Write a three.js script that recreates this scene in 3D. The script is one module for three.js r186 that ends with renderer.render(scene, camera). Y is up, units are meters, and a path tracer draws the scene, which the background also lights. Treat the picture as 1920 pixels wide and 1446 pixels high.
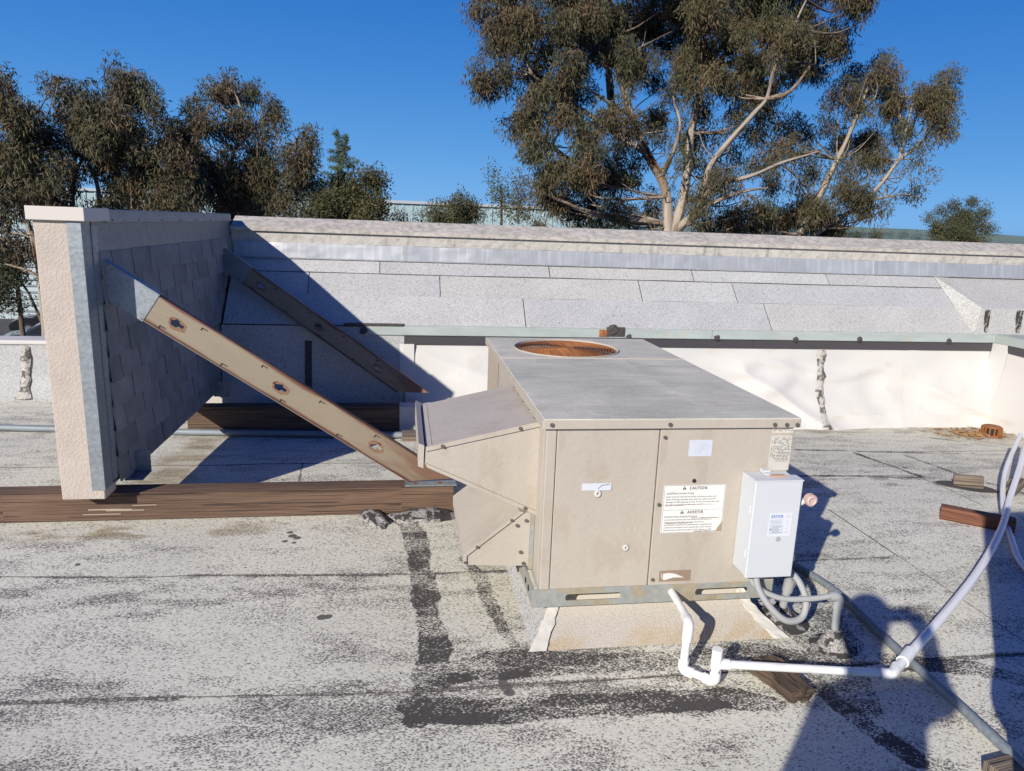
import * as THREE from 'three';
import { mergeGeometries } from 'three/addons/utils/BufferGeometryUtils.js';
import { RoundedBoxGeometry } from 'three/addons/geometries/RoundedBoxGeometry.js';
import { MarchingCubes } from 'three/addons/objects/MarchingCubes.js';

// ------------------------------------------------------------------ camera, sky, sun, exposure
const scene = new THREE.Scene();
const EYE = new THREE.Vector3(0, 1.75, 0);
const F = 1352, PITCH = 12.65 * Math.PI / 180, ROLL = 2.1 * Math.PI / 180, YAW = 8.9 * Math.PI / 180;
const camera = new THREE.PerspectiveCamera(2 * Math.atan(723 / F) * 180 / Math.PI, 1920 / 1446, 0.05, 6000);
const fw = new THREE.Vector3(Math.sin(YAW) * Math.cos(PITCH), -Math.sin(PITCH), -Math.cos(YAW) * Math.cos(PITCH));
const r0 = new THREE.Vector3(Math.cos(YAW), 0, Math.sin(YAW)), u0 = new THREE.Vector3().crossVectors(r0, fw);
const camR = r0.clone().multiplyScalar(Math.cos(ROLL)).addScaledVector(u0, Math.sin(ROLL));
const camU = r0.clone().multiplyScalar(-Math.sin(ROLL)).addScaledVector(u0, Math.cos(ROLL));
camera.position.copy(EYE);
camera.quaternion.setFromRotationMatrix(new THREE.Matrix4().makeBasis(camR, camU, fw.clone().negate()));
scene.add(camera);

const SUN_EL = 25.5 * Math.PI / 180, SUN_AZ = 39.6 * Math.PI / 180;
const sunDir = new THREE.Vector3(-Math.sin(SUN_AZ) * Math.cos(SUN_EL), Math.sin(SUN_EL), Math.cos(SUN_AZ) * Math.cos(SUN_EL));
const sun = new THREE.DirectionalLight(new THREE.Color(1.0, 0.945, 0.85), 5.0);
sun.target.position.set(0, 0, -5); sun.position.copy(sunDir).multiplyScalar(60).add(sun.target.position);
sun.castShadow = true; sun.shadow.mapSize.set(4096, 4096);
Object.assign(sun.shadow.camera, { left: -40, right: 40, top: 40, bottom: -40, near: 1, far: 160 });
scene.add(sun, sun.target);

// clear sky, computed: deep blue overhead, paler toward the horizon, a soft aureole round the sun
{
  const w = 256, h = 128, d = new Float32Array(w * h * 4);
  for (let j = 0; j < h; j++) for (let i = 0; i < w; i++) {
    const el = ((j + 0.5) / h - 0.5) * Math.PI, az = ((i + 0.5) / w - 0.5) * 2 * Math.PI;
    const x = Math.cos(el) * Math.cos(az), y = Math.sin(el), z = Math.cos(el) * Math.sin(az);
    const q = Math.max(0, y), c = [0.006 + 0.20 * Math.exp(-8.0 * q), 0.022 + 0.41 * Math.exp(-4.0 * q), 0.04 + 0.71 * Math.exp(-1.5 * q)];
    const mu = Math.max(0, x * sunDir.x + y * sunDir.y + z * sunDir.z), g = 0.12 * Math.pow(mu, 12);
    const o = (j * w + i) * 4, below = y < 0 ? 0.6 : 1;
    d[o] = (c[0] + g) * below; d[o + 1] = (c[1] + g) * below; d[o + 2] = (c[2] + g * 0.9) * below; d[o + 3] = 1;
  }
  const t = new THREE.DataTexture(d, w, h, THREE.RGBAFormat, THREE.FloatType);
  t.mapping = THREE.EquirectangularReflectionMapping; t.magFilter = t.minFilter = THREE.LinearFilter; t.needsUpdate = true;
  scene.background = t; scene.environment = t;
}
const renderer = new THREE.WebGLRenderer({ antialias: true });
renderer.setSize(1024, 771);
renderer.toneMapping = THREE.LinearToneMapping;
renderer.toneMappingExposure = 1.15;
renderer.shadowMap.enabled = true;

// ------------------------------------------------------------------ helpers
let seed = 7;
const rnd = () => { seed |= 0; seed = seed + 0x6D2B79F5 | 0; let t = Math.imul(seed ^ seed >>> 15, 1 | seed); t = t + Math.imul(t ^ t >>> 7, 61 | t) ^ t; return ((t ^ t >>> 14) >>> 0) / 4294967296; };
const rr = (a, b) => a + (b - a) * rnd();
const clamp = (x, a = 0, b = 1) => x < a ? a : x > b ? b : x;
const sm = (a, b, x) => { x = clamp((x - a) / (b - a)); return x * x * (3 - 2 * x); };
const V = (x, y, z) => new THREE.Vector3(x, y, z);
// a point of the place from the direction of a picture position and a depth (metres along the view)
const at = (px, py, depth) => EYE.clone().addScaledVector(fw.clone().addScaledVector(camR, (px - 960) / F).addScaledVector(camU, -(py - 723) / F), depth);
function hash(x, y, s = 0) { let h = Math.imul(x, 374761393) + Math.imul(y, 668265263) + Math.imul(s, 1274126177) | 0; h = Math.imul(h ^ h >>> 13, 1103515245); h ^= h >>> 16; h = Math.imul(h, 2246822519); return ((h ^ h >>> 15) >>> 0) / 4294967296; }
function noise(x, y, s = 0, per = 0) {
  const xi = Math.floor(x), yi = Math.floor(y); let fx = x - xi, fy = y - yi;
  fx = fx * fx * (3 - 2 * fx); fy = fy * fy * (3 - 2 * fy);
  const m = (a) => per ? ((a % per) + per) % per : a;
  const x0 = m(xi), x1 = m(xi + 1), y0 = m(yi), y1 = m(yi + 1);
  const a = hash(x0, y0, s), b = hash(x1, y0, s), c = hash(x0, y1, s), d = hash(x1, y1, s);
  return a + (b - a) * fx + (c - a) * fy + (a - b - c + d) * fx * fy;
}
const fbm = (x, y, s = 0, o = 4, per = 0) => { let v = 0, a = 0.5, t = 0; for (let i = 0; i < o; i++) { v += a * noise(x, y, s + i * 17, per); t += a; x *= 2; y *= 2; per *= 2; a *= 0.5; } return v / t; };
const toS = (v) => { v = clamp(v); return 255 * (v <= 0.0031308 ? v * 12.92 : 1.055 * Math.pow(v, 1 / 2.4) - 0.055); };
// colour + height texture from a function (u, v) -> [r, g, b (linear), height]
function tex(w, h, fn, metres = [1, 1], repeat = true) {
  const c = new Uint8Array(w * h * 4), b = new Uint8Array(w * h * 4);
  for (let j = 0; j < h; j++) for (let i = 0; i < w; i++) {
    const q = fn((i + 0.5) / w, (j + 0.5) / h), o = (j * w + i) * 4;
    c[o] = toS(q[0]); c[o + 1] = toS(q[1]); c[o + 2] = toS(q[2]); c[o + 3] = 255;
    b[o] = b[o + 1] = b[o + 2] = 255 * clamp(q[3] ?? 0.5); b[o + 3] = 255;
  }
  const mk = (data, srgb) => { const t = new THREE.DataTexture(data, w, h); t.magFilter = THREE.LinearFilter; t.minFilter = THREE.LinearMipmapLinearFilter; t.generateMipmaps = true; if (repeat) { t.wrapS = t.wrapT = THREE.RepeatWrapping; t.repeat.set(1 / metres[0], 1 / metres[1]); } if (srgb) t.colorSpace = THREE.SRGBColorSpace; t.needsUpdate = true; return t; };
  return { map: mk(c, true), bumpMap: mk(b, false) };
}
const mat = (rgb, roughness = 0.85, extra = {}) => new THREE.MeshStandardMaterial({ color: Array.isArray(rgb) ? new THREE.Color().setRGB(...rgb) : rgb, roughness, ...extra });
const tmat = (t, bumpScale, roughness = 0.9, extra = {}) => new THREE.MeshStandardMaterial({ map: t.map, bumpMap: t.bumpMap, bumpScale, roughness, ...extra });
// uv in metres by the side each face looks to; along: the axis that u follows where there is a choice
function uvm(g, along = 'x', off = [0, 0]) {
  if (g.index) g = g.toNonIndexed();
  const p = g.attributes.position, n = p.count, uv = new Float32Array(n * 2), A = V(), B = V(), Cc = V();
  for (let i = 0; i < n; i += 3) {
    A.fromBufferAttribute(p, i); B.fromBufferAttribute(p, i + 1); Cc.fromBufferAttribute(p, i + 2);
    const nn = B.clone().sub(A).cross(Cc.clone().sub(A)), ax = Math.abs(nn.x), ay = Math.abs(nn.y), az = Math.abs(nn.z);
    const drop = ax >= ay && ax >= az ? 'x' : ay >= az ? 'y' : 'z';
    const [c1, c2] = drop === along ? (['x', 'y', 'z'].filter((k) => k !== drop)) : [along, ['x', 'y', 'z'].find((k) => k !== drop && k !== along)];
    [A, B, Cc].forEach((q, k) => { uv[(i + k) * 2] = q[c1] + off[0]; uv[(i + k) * 2 + 1] = q[c2] + off[1]; });
  }
  g.setAttribute('uv', new THREE.BufferAttribute(uv, 2)); return g;
}
const names = {};
function numbered(n) { const k = names[n] = (names[n] ?? -1) + 1; return k ? `${n}_${String(k).padStart(3, '0')}` : n; }
function mesh(name, geo, material, parent) {
  const m = new THREE.Mesh(geo, material); m.castShadow = m.receiveShadow = true;
  if (parent) { m.name = name; parent.add(m); } else { m.name = numbered(name); scene.add(m); }
  return m;
}
function thing(name, label, category, pos = [0, 0, 0], group) {
  const g = new THREE.Group(); g.name = numbered(name); g.position.set(...pos); g.userData = { label, category }; if (group) g.userData.group = group; scene.add(g); return g;
}
const tag = (o, label, category, group) => { o.userData.label = label; o.userData.category = category; if (group) o.userData.group = group; return o; };
const struct = (o) => { o.userData.kind = 'structure'; return o; };
const boxG = (x0, x1, y0, y1, z0, z1) => new THREE.BoxGeometry(Math.abs(x1 - x0), Math.abs(y1 - y0), Math.abs(z1 - z0)).translate((x0 + x1) / 2, (y0 + y1) / 2, (z0 + z1) / 2);
const rboxG = (x0, x1, y0, y1, z0, z1, r = 0.006, s = 2) => new RoundedBoxGeometry(Math.abs(x1 - x0), Math.abs(y1 - y0), Math.abs(z1 - z0), s, r).translate((x0 + x1) / 2, (y0 + y1) / 2, (z0 + z1) / 2);
const merge = (a) => mergeGeometries(a.map((g) => { const q = g.index ? g.toNonIndexed() : g; for (const k of Object.keys(q.attributes)) if (!['position', 'normal', 'uv'].includes(k)) q.deleteAttribute(k); return q; }));
const curve = (pts) => new THREE.CatmullRomCurve3(pts.map((p) => p.isVector3 ? p : V(...p)), false, 'centripetal');
const tubeG = (pts, r, seg = 24, rad = 12) => new THREE.TubeGeometry(curve(pts), seg, r, rad);
const cyl = (a, b, r0c, r1c = r0c, rad = 14) => { const d = b.clone().sub(a), g = new THREE.CylinderGeometry(r1c, r0c, d.length(), rad); g.translate(0, d.length() / 2, 0); g.applyQuaternion(new THREE.Quaternion().setFromUnitVectors(V(0, 1, 0), d.normalize())); return g.translate(a.x, a.y, a.z); };
// prism: outline in two axes, pushed along the third
function prism(pts, axis, a, b) {
  const P = (u, v, w) => axis === 'z' ? [u, v, w] : axis === 'x' ? [w, u, v] : [u, w, v];
  const s = new THREE.Shape(pts.map((p) => new THREE.Vector2(...p))), tri = THREE.ShapeUtils.triangulateShape(s.getPoints(), []), q = s.getPoints(), pos = [];
  for (const t of tri) { for (const k of t) pos.push(...P(q[k].x, q[k].y, a)); for (const k of [t[2], t[1], t[0]]) pos.push(...P(q[k].x, q[k].y, b)); }
  for (let i = 0; i < q.length; i++) { const m = q[i], n = q[(i + 1) % q.length]; pos.push(...P(m.x, m.y, a), ...P(m.x, m.y, b), ...P(n.x, n.y, b), ...P(m.x, m.y, a), ...P(n.x, n.y, b), ...P(n.x, n.y, a)); }
  const g = new THREE.BufferGeometry(); g.setAttribute('position', new THREE.Float32BufferAttribute(pos, 3)); g.computeVertexNormals(); return g;
}
// sheet over a grid: f(u, v) -> [x, y, z]
function grid(nu, nv, f, uvf) {
  const pos = [], uv = [], idx = [];
  for (let j = 0; j <= nv; j++) for (let i = 0; i <= nu; i++) { const p = f(i / nu, j / nv); pos.push(...p); uv.push(...(uvf ? uvf(p, i / nu, j / nv) : [p[0], p[2]])); }
  for (let j = 0; j < nv; j++) for (let i = 0; i < nu; i++) { const a = j * (nu + 1) + i; idx.push(a, a + 1, a + nu + 2, a, a + nu + 2, a + nu + 1); }
  const g = new THREE.BufferGeometry(); g.setAttribute('position', new THREE.Float32BufferAttribute(pos, 3)); g.setAttribute('uv', new THREE.Float32BufferAttribute(uv, 2)); g.setIndex(idx); g.computeVertexNormals(); return g;
}
function canvasTex(w, h, draw) { const c = document.createElement('canvas'); c.width = w; c.height = h; draw(c.getContext('2d'), w, h); const t = new THREE.CanvasTexture(c); t.colorSpace = THREE.SRGBColorSpace; return t; }
const distSeg = (x, z, a, b) => { const dx = b[0] - a[0], dz = b[1] - a[1], t = clamp(((x - a[0]) * dx + (z - a[1]) * dz) / (dx * dx + dz * dz)); return Math.hypot(x - a[0] - dx * t, z - a[1] - dz * t); };
const distPoly = (x, z, p) => { let d = 9; for (let i = 0; i + 1 < p.length; i++) d = Math.min(d, distSeg(x, z, p[i], p[i + 1])); return d; };

// ------------------------------------------------------------------ surfaces
// weathered granulated roofing of the deck: tar strips, worn patches and stains lie where the photograph shows them
const RX0 = -3.9, RXW = 10.2, RZ0 = -1.2, RZW = 6.4;          // x from -3.9 to 6.3, z from -1.2 to -7.6
const roofY = (x, z) => -0.06 * sm(-3.6, -6.4, z) * sm(0.2, 5.4, x) - 0.035 * Math.max(0, -z - 4.4);
const tar = [
  [[[-0.10, -4.16], [0.06, -3.97], [0.10, -3.48], [0.12, -3.05], [0.14, -2.67], [0.09, -2.36]], 0.062, 0.8],
  [[[0.33, -3.52], [0.39, -3.34], [0.42, -2.98], [0.47, -2.71]], 0.035, 0.62],
  [[[0.10, -2.53], [0.46, -2.62], [0.76, -2.57], [1.13, -2.55], [1.46, -2.58], [1.80, -2.46]], 0.062, 0.72],
  [[[0.12, -2.50], [0.40, -2.52], [0.80, -2.50], [1.05, -2.50]], 0.03, 0.9],
  [[[0.05, -2.37], [0.29, -2.30], [0.69, -2.31], [1.21, -2.29], [1.40, -2.24]], 0.06, 0.78],
  [[[0.03, -2.28], [0.40, -2.26], [0.9, -2.26], [1.3, -2.25]], 0.028, 0.92],
  [[[1.98, -3.16], [1.97, -2.84], [1.86, -2.51], [1.72, -2.2]], 0.10, 0.55],
  [[[1.70, -2.95], [1.76, -2.7], [1.8, -2.5]], 0.06, 0.6],
  [[[2.05, -2.44], [2.35, -2.38], [2.6, -2.2], [2.9, -2.1]], 0.06, 0.75],
  [[[1.64, -2.45], [1.66, -2.2], [1.75, -1.9]], 0.05, 0.8],
  [[[3.83, -5.40], [3.93, -4.70]], 0.022, 0.95], [[[2.92, -4.76], [3.3, -4.74], [3.90, -4.68]], 0.014, 0.9],
  [[[3.37, -5.51], [3.86, -5.47], [4.95, -5.37]], 0.018, 0.7], [[[4.27, -5.33], [4.29, -4.66], [4.42, -4.2]], 0.016, 0.7],
  [[[5.0, -5.95], [5.3, -5.7], [5.6, -5.3]], 0.012, 0.7],
];
const lines = [[[-0.72, -5.2], [-0.66, -4.4]]];
const boxOf = (p, m) => [Math.min(...p.map((q) => q[0])) - m, Math.max(...p.map((q) => q[0])) + m, Math.min(...p.map((q) => q[1])) - m, Math.max(...p.map((q) => q[1])) + m];
const tarBox = tar.map(([p, w]) => boxOf(p, w + 0.08)), lineBox = lines.map((p) => boxOf(p, 0.05));
const blots = [[-0.62, -3.92, 0.016], [-0.60, -3.87, 0.02], [-0.57, -3.84, 0.018], [-0.63, -3.80, 0.014], [-0.58, -3.78, 0.015], [0.40, -2.43, 0.02], [0.41, -2.40, 0.018], [0.39, -2.46, 0.016], [1.01, -2.8, 0.01], [-0.35, -3.0, 0.016], [-0.325, -3.005, 0.014], [3.98, -4.95, 0.02], [-1.6, -3.6, 0.015]];
const roofTex = tex(2048, 2048, (u, v) => {
  const x = RX0 + u * RXW, z = RZ0 - v * RZW;
  const i = Math.floor(u * 2048), j = Math.floor(v * 2048), g = hash(i, j, 3), g2 = noise(x / 0.009, z / 0.009, 5);
  const wob = (fbm(x * 7, z * 7, 11, 3) - 0.5), fine = noise(x * 60, z * 60, 21);
  const coarse = fbm(x * 0.8, z * 3.4, 31, 4), mid = fbm(x * 4.5, z * 12, 41, 4);
  // worn granules: streaks along the rolls, heavier on the foreground rolls
  let wear = sm(0.46, 0.70, coarse * 0.55 + mid * 0.45) * (z > -3.45 && x < 2.6 ? 1 : 0.42);
  wear += 0.75 * sm(0.47, 0.66, mid) * sm(0.75, 0.1, Math.hypot((x - 1.05) / 1.0, (z + 1.95) / 0.42));
  wear += 0.6 * sm(0.45, 0.6, mid) * sm(1, 0.2, Math.hypot((x - 3.4) / 1.2, (z + 4.55) / 0.3));
  let dark = 0.13 + 0.12 * sm(0.4, 0.7, mid) + 0.33 * clamp(wear), tarry = 0;
  for (let n = 0; n < tar.length; n++) {
    const [p, w, k] = tar[n], bb = tarBox[n]; if (x < bb[0] || x > bb[1] || z < bb[2] || z > bb[3]) continue;
    const d = distPoly(x, z, p) + wob * 0.06 + (fine - 0.5) * 0.012; if (d > w + 0.03) continue;
    const e = sm(w + 0.004, w - 0.006, d); tarry = Math.max(tarry, e * k * (0.60 + 0.48 * sm(0.35, 0.60, mid)));
  }
  dark = Math.max(dark, tarry);
  for (const [bx, bz, br] of blots) { const d = Math.hypot(x - bx, z - bz) + wob * 0.02; if (d < br) dark = 1; }
  for (let n = 0; n < lines.length; n++) { const p = lines[n], bb = lineBox[n]; if (x < bb[0] || x > bb[1] || z < bb[2] || z > bb[3]) continue; const d = distPoly(x, z, p) + wob * 0.016; if (d < 0.002 + 0.008 * sm(0.3, 0.7, mid)) dark = Math.max(dark, 0.8); else if (d < 0.02 && g2 < 0.2) dark = Math.max(dark, 0.6); }
  const edge = Math.min(Math.abs(z - (-3.37 + 0.06 * Math.min(0, x - 0.07))), Math.abs(z - (-2.44 + 0.055 * Math.min(0, x - 0.02)))) + wob * 0.03; if (x < 2.7 && edge < 0.022) dark = Math.max(dark, 0.75 * sm(0.022, 0.004, edge) * sm(0.3, 0.6, mid + 0.1));
  const isDark = (g * 0.78 + g2 * 0.22) < dark * 0.94 + 0.03;
  const tone = 0.80 + 0.36 * hash(i, j, 9) + 0.16 * (fbm(x * 1.7, z * 1.7, 61, 3) - 0.5);
  const region = z < -4.15 && x > 1.7 ? 0.95 : 1;
  let r = 0.665 * tone * region, gg = 0.64 * tone * region, b = 0.53 * tone * region;
  // brown dirt: under the timber, on the right by the drain and along the left gutter
  let dirt = sm(0.12, 0, Math.abs(z + 3.98 + wob * 0.1) - 0.03) * sm(-2.2, -1.9, x) * sm(-0.4, -1.2, x) * sm(0.35, 0.6, mid + wob * 0.3);
  dirt = Math.max(dirt, sm(0.75, 0.2, Math.hypot((x - 5.6) / 1, (z + 6.1) / 0.7) + wob * 0.5) * 0.85, sm(0.22, 0.05, Math.abs(z + 6.25) + wob * 0.2) * 0.5 * sm(0.4, 0.6, mid), sm(0.24, 0.08, Math.abs(x + 1.56) + wob * 0.25) * sm(-4.25, -4.4, z) * (0.45 + 0.5 * sm(0.3, 0.62, mid)));
  r *= 1 - 0.38 * dirt; gg *= 1 - 0.46 * dirt; b *= 1 - 0.58 * dirt;
  let hgt = 0.45 + 0.45 * g2;
  if (isDark) { const q = 0.7 + 0.7 * hash(i, j, 13); const lt = tarry < 0.2 ? 2.3 : 1.3; r = 0.052 * q * lt; gg = 0.046 * q * lt; b = 0.041 * q * lt; hgt = 0.15 + 0.2 * g; }
  return [r, gg, b, hgt];
}, [1, 1], false);
const roofMat = tmat(roofTex, 0.0015, 0.95);
const roofUV = (p) => [(p[0] - RX0) / RXW, (RZ0 - p[2]) / RZW];
const granuleTex = tex(512, 512, (u, v) => { const i = Math.floor(u * 512), j = Math.floor(v * 512), g = hash(i, j, 3), t = 0.78 + 0.4 * hash(i, j, 8) + 0.14 * (fbm(u * 6, v * 6, 4, 4, 6) - 0.5); return g < 0.09 ? [0.12, 0.115, 0.11, 0.2] : [0.47 * t, 0.465 * t, 0.455 * t, 0.4 + 0.5 * g]; }, [1.6, 1.6]);
const sheetMat = tmat(granuleTex, 0.002, 0.95), sheetMatB = tmat(granuleTex, 0.002, 0.95, { color: new THREE.Color(0.93, 0.93, 0.94) }), sheetMatC = tmat(granuleTex, 0.002, 0.95, { color: new THREE.Color(0.97, 0.96, 0.93) });
const stuccoTex = tex(512, 512, (u, v) => { const h = fbm(u * 48, v * 48, 2, 3, 48), l = fbm(u * 5, v * 5, 9, 3, 5), t = 0.92 + 0.16 * (l - 0.5) + 0.12 * (h - 0.5); return [0.50 * t, 0.425 * t, 0.365 * t, sm(0.3, 0.72, h)]; }, [0.34, 0.34]);
const stuccoMat = tmat(stuccoTex, 0.0012, 0.92);
const concreteTex = tex(1024, 256, (u, v) => { const a = fbm(u * 90, v * 22, 2, 4, 0), l = fbm(u * 16, v * 3, 5, 4), drip = sm(0.60, 0.76, fbm(u * 160, v * 1.5, 12, 2)) * sm(0.4, 0.6, l), lich = sm(0.58, 0.7, fbm(u * 120, v * 30, 14, 3)); let t = 0.9 + 0.25 * (a - 0.5) + 0.15 * (l - 0.5); t *= 1 - 0.3 * drip; return [0.50 * t * (1 - 0.15 * lich), 0.47 * t * (1 - 0.16 * lich), 0.425 * t * (1 - 0.18 * lich), a]; }, [6, 1.2]);
const copingTex = tex(1024, 256, (u, v) => { const a = fbm(u * 130, v * 30, 2, 4), l = fbm(u * 20, v * 4, 5, 3), lich = sm(0.45, 0.65, fbm(u * 150, v * 36, 24, 3)), rust = sm(0.66, 0.72, fbm(u * 70, v * 17, 34, 3)); const t = (0.9 + 0.35 * (a - 0.5) + 0.2 * (l - 0.5)) * (1 - 0.2 * lich); return [(0.50 + 0.03 * rust) * t, 0.46 * t, (0.405 - 0.02 * rust) * t, a]; }, [6, 1.2]);
const concreteMat = tmat(concreteTex, 0.012, 0.95), copingMat = tmat(copingTex, 0.007, 0.95);
const galvTex = tex(256, 256, (u, v) => { const c = noise(u * 26, v * 26, 3, 26), d = noise(u * 61, v * 61, 5, 61), l = fbm(u * 4, v * 4, 7, 3, 4), t = 0.84 + 0.22 * (c - 0.5) + 0.14 * (d - 0.5) + 0.2 * (l - 0.5); return [0.31 * t, 0.34 * t, 0.36 * t, c]; }, [0.35, 0.35]);
const galvMat = tmat(galvTex, 0.0005, 0.5, { metalness: 0.45 });
const flashTex = tex(1024, 128, (u, v) => { const l = fbm(u * 14, v * 1.5, 3, 3), s = noise(u * 420, v * 2, 5), t = 0.86 + 0.25 * (l - 0.5) + 0.10 * (s - 0.5), run = sm(0.72, 0.8, noise(u * 230, v * 1.2, 9)) * 0.25; return [0.46 * t + run * 0.2, 0.47 * t + run * 0.2, 0.48 * t + run * 0.2, l]; }, [5, 0.3]);
const flashMat = tmat(flashTex, 0.03, 0.5, { metalness: 0.3 });
const woodTex = (c1, c2, s) => tex(1024, 256, (u, v) => { const wv = fbm(u * 2.2, v * 2.4, s, 3), ring = 0.5 + 0.5 * Math.sin((v * 9 + wv * 7 + 0.25 * Math.sin(u * 7 + s)) * 5.2), f = fbm(u * 9, v * 90, s + 3, 3), ch = sm(0.68, 0.75, fbm(u * 5, v * 70, s + 8, 2)); const t = clamp(ring * 0.32 + (f - 0.5) * 0.9 + 0.33), k = (0.85 + 0.4 * (noise(u * 3, v * 3, s + 5) - 0.5)) * (1 - 0.65 * ch); return [0, 1, 2].map((q) => (c1[q] * (1 - t) + c2[q] * t) * k).concat([0.6 * t + 0.3 * f - 0.5 * ch]); }, [2.2, 0.32]);
const timberMat = tmat(woodTex([0.115, 0.066, 0.042], [0.20, 0.125, 0.082], 4), 0.006, 0.9), oldWoodMat = tmat(woodTex([0.13, 0.10, 0.075], [0.27, 0.215, 0.165], 14), 0.008, 0.95), redWoodMat = tmat(woodTex([0.17, 0.065, 0.035], [0.30, 0.13, 0.075], 24), 0.006, 0.9), darkWoodMat = tmat(woodTex([0.05, 0.036, 0.026], [0.15, 0.10, 0.065], 34), 0.012, 0.95);
// beige cabinet paint, chalky, with run marks and dust that have an outline of their own
const paintTex = tex(1024, 1024, (u, v) => { const run = fbm(u * 30, v * 5, 3, 3, 0), big = fbm(u * 3, v * 3, 9, 4), fine = fbm(u * 90, v * 90, 5, 2), rub = sm(0.60, 0.75, fbm(u * 14, v * 7, 19, 4)); const t = 0.97 + 0.04 * (run - 0.5) + 0.11 * (big - 0.5) + 0.05 * (fine - 0.5); return [0.455 * t * (1 - 0.05 * rub), 0.405 * t * (1 - 0.08 * rub), 0.34 * t * (1 - 0.10 * rub), 0.5 + 0.08 * fine + 0.8 * (big - 0.5)]; }, [1.3, 1.3]);
const paintMat = tmat(paintTex, 0.010, 0.6), paintTrim = tmat(paintTex, 0.0008, 0.6), hoodMat = paintMat;
const topTex = tex(1024, 1024, (u, v) => { const a = fbm(u * 5, v * 8, 3, 5), st = fbm(u * 10, v * 70, 7, 3), f = fbm(u * 110, v * 110, 9, 2), edge = sm(0.52, 0.75, fbm(u * 9, v * 9, 17, 4)); const t = 0.9 + 0.4 * (a - 0.5) + 0.2 * (st - 0.5) + 0.14 * (f - 0.5); return [(0.57 + 0.07 * edge) * t, (0.545 + 0.06 * edge) * t, (0.45 + 0.05 * edge) * t, f]; }, [1.3, 1.3]);
const topMat = tmat(topTex, 0.0008, 0.85);
const rustTex = tex(512, 512, (u, v) => { const a = fbm(u * 7, v * 7, 3, 4, 7), b = fbm(u * 40, v * 40, 5, 3, 40); const t = 0.7 + 0.7 * (a - 0.5) + 0.6 * (b - 0.5); return [0.40 * t, 0.15 * t, 0.045 * t, b]; }, [0.5, 0.5]);
const rustMat = tmat(rustTex, 0.002, 0.9);
const railTex = tex(512, 128, (u, v) => { const a = fbm(u * 14, v * 4, 3, 4), b = fbm(u * 60, v * 14, 5, 3), br = sm(0.5, 0.68, a); const t = 0.85 + 0.3 * (b - 0.5); return [(0.36 + 0.05 * br) * t, (0.37 - 0.02 * br) * t, (0.345 - 0.1 * br) * t, b]; }, [1.3, 0.3]);
const railMat = tmat(railTex, 0.001, 0.7, { metalness: 0.15 });
// channel steel: galvanised tan film with rust blooming from its holes and edges (v across the web)
const channelTex = tex(1024, 256, (u, v) => { const a = fbm(u * 9, v * 4, 3, 4), b = fbm(u * 70, v * 25, 5, 3), e = Math.min(v, 1 - v), rust = Math.max(sm(0.10, 0.0, e + (a - 0.5) * 0.14), 0.7 * sm(0.78, 0.88, a + 0.4 * (b - 0.5)), sm(0.66, 1.0, u + (a - 0.5) * 0.4) * 0.75); const t = 0.95 + 0.1 * (b - 0.5) + 0.14 * (a - 0.5); return [(0.27 * (1 - rust) + 0.15 * rust) * t, (0.222 * (1 - rust) + 0.055 * rust) * t, (0.157 * (1 - rust) + 0.032 * rust) * t, 0.5 + 0.3 * b]; }, [1, 1]);
const channelMat = tmat(channelTex, 0.001, 0.6, { metalness: 0.1 });
const shingleTex = (s) => tex(256, 256, (u, v) => { const i = Math.floor(u * 256), j = Math.floor(v * 256), t = 0.7 + 0.55 * hash(i, j, s) + 0.4 * (fbm(u * 4, v * 4, s, 3, 4) - 0.5); return [0.23 * t, 0.225 * t, 0.22 * t, hash(i, j, s + 1)]; }, [0.5, 0.5]);
const shingleMats = [0, 1, 2].map((k) => tmat(shingleTex(5 + k * 9), 0.002, 0.95, { color: new THREE.Color().setScalar([1, 0.88, 1.1][k]) }));
const membraneTex = tex(1024, 256, (u, v) => { const a = fbm(u * 12, v * 3, 3, 4), st = 0.5 * sm(0.66, 0.8, fbm(u * 30, v * 5, 15, 4)), y = 0.6 * sm(0.55, 0.8, fbm(u * 9, v * 2, 25, 3)); const t = 0.95 + 0.1 * (a - 0.5); return [0.60 * t * (1 - 0.12 * st), 0.58 * t * (1 - 0.17 * st - 0.05 * y), 0.545 * t * (1 - 0.26 * st - 0.10 * y), a]; }, [6.4, 1.2]);
const membraneMat = tmat(membraneTex, 0.006, 0.7);
const masticMat = tmat(tex(256, 256, (u, v) => { const a = fbm(u * 8, v * 8, 5, 4, 8), w = sm(0.42, 0.6, a); return [0.10 + 0.34 * w, 0.09 + 0.325 * w, 0.08 + 0.30 * w, a]; }, [0.3, 0.3]), 0.02, 0.9);
const tarTex = tex(256, 256, (u, v) => { const i = Math.floor(u * 256), j = Math.floor(v * 256), a = fbm(u * 9, v * 9, 5, 4, 9), w = sm(0.5, 0.62, a) * (hash(i >> 1, j >> 1, 4) > 0.45 ? 1 : 0.25); return [0.045 + 0.36 * w, 0.04 + 0.345 * w, 0.038 + 0.32 * w, a]; }, [0.4, 0.4]);
const tarMat = tmat(tarTex, 0.012, 0.95);
const tarBlack = tmat(tex(128, 128, (u, v) => { const a = fbm(u * 12, v * 12, 5, 3, 12); return [0.035 + 0.05 * a, 0.032 + 0.042 * a, 0.03 + 0.04 * a, a]; }, [0.2, 0.2]), 0.006, 0.85);
const pvcTex = tex(256, 64, (u, v) => { const d = sm(0.58, 0.72, fbm(u * 12, v * 5, 4, 4)), t = 0.95 + 0.1 * (fbm(u * 4, v * 2, 9, 2) - 0.5); return [0.80 * t * (1 - 0.1 * d), 0.80 * t * (1 - 0.12 * d), 0.79 * t * (1 - 0.17 * d)]; }, [1, 1]);
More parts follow.
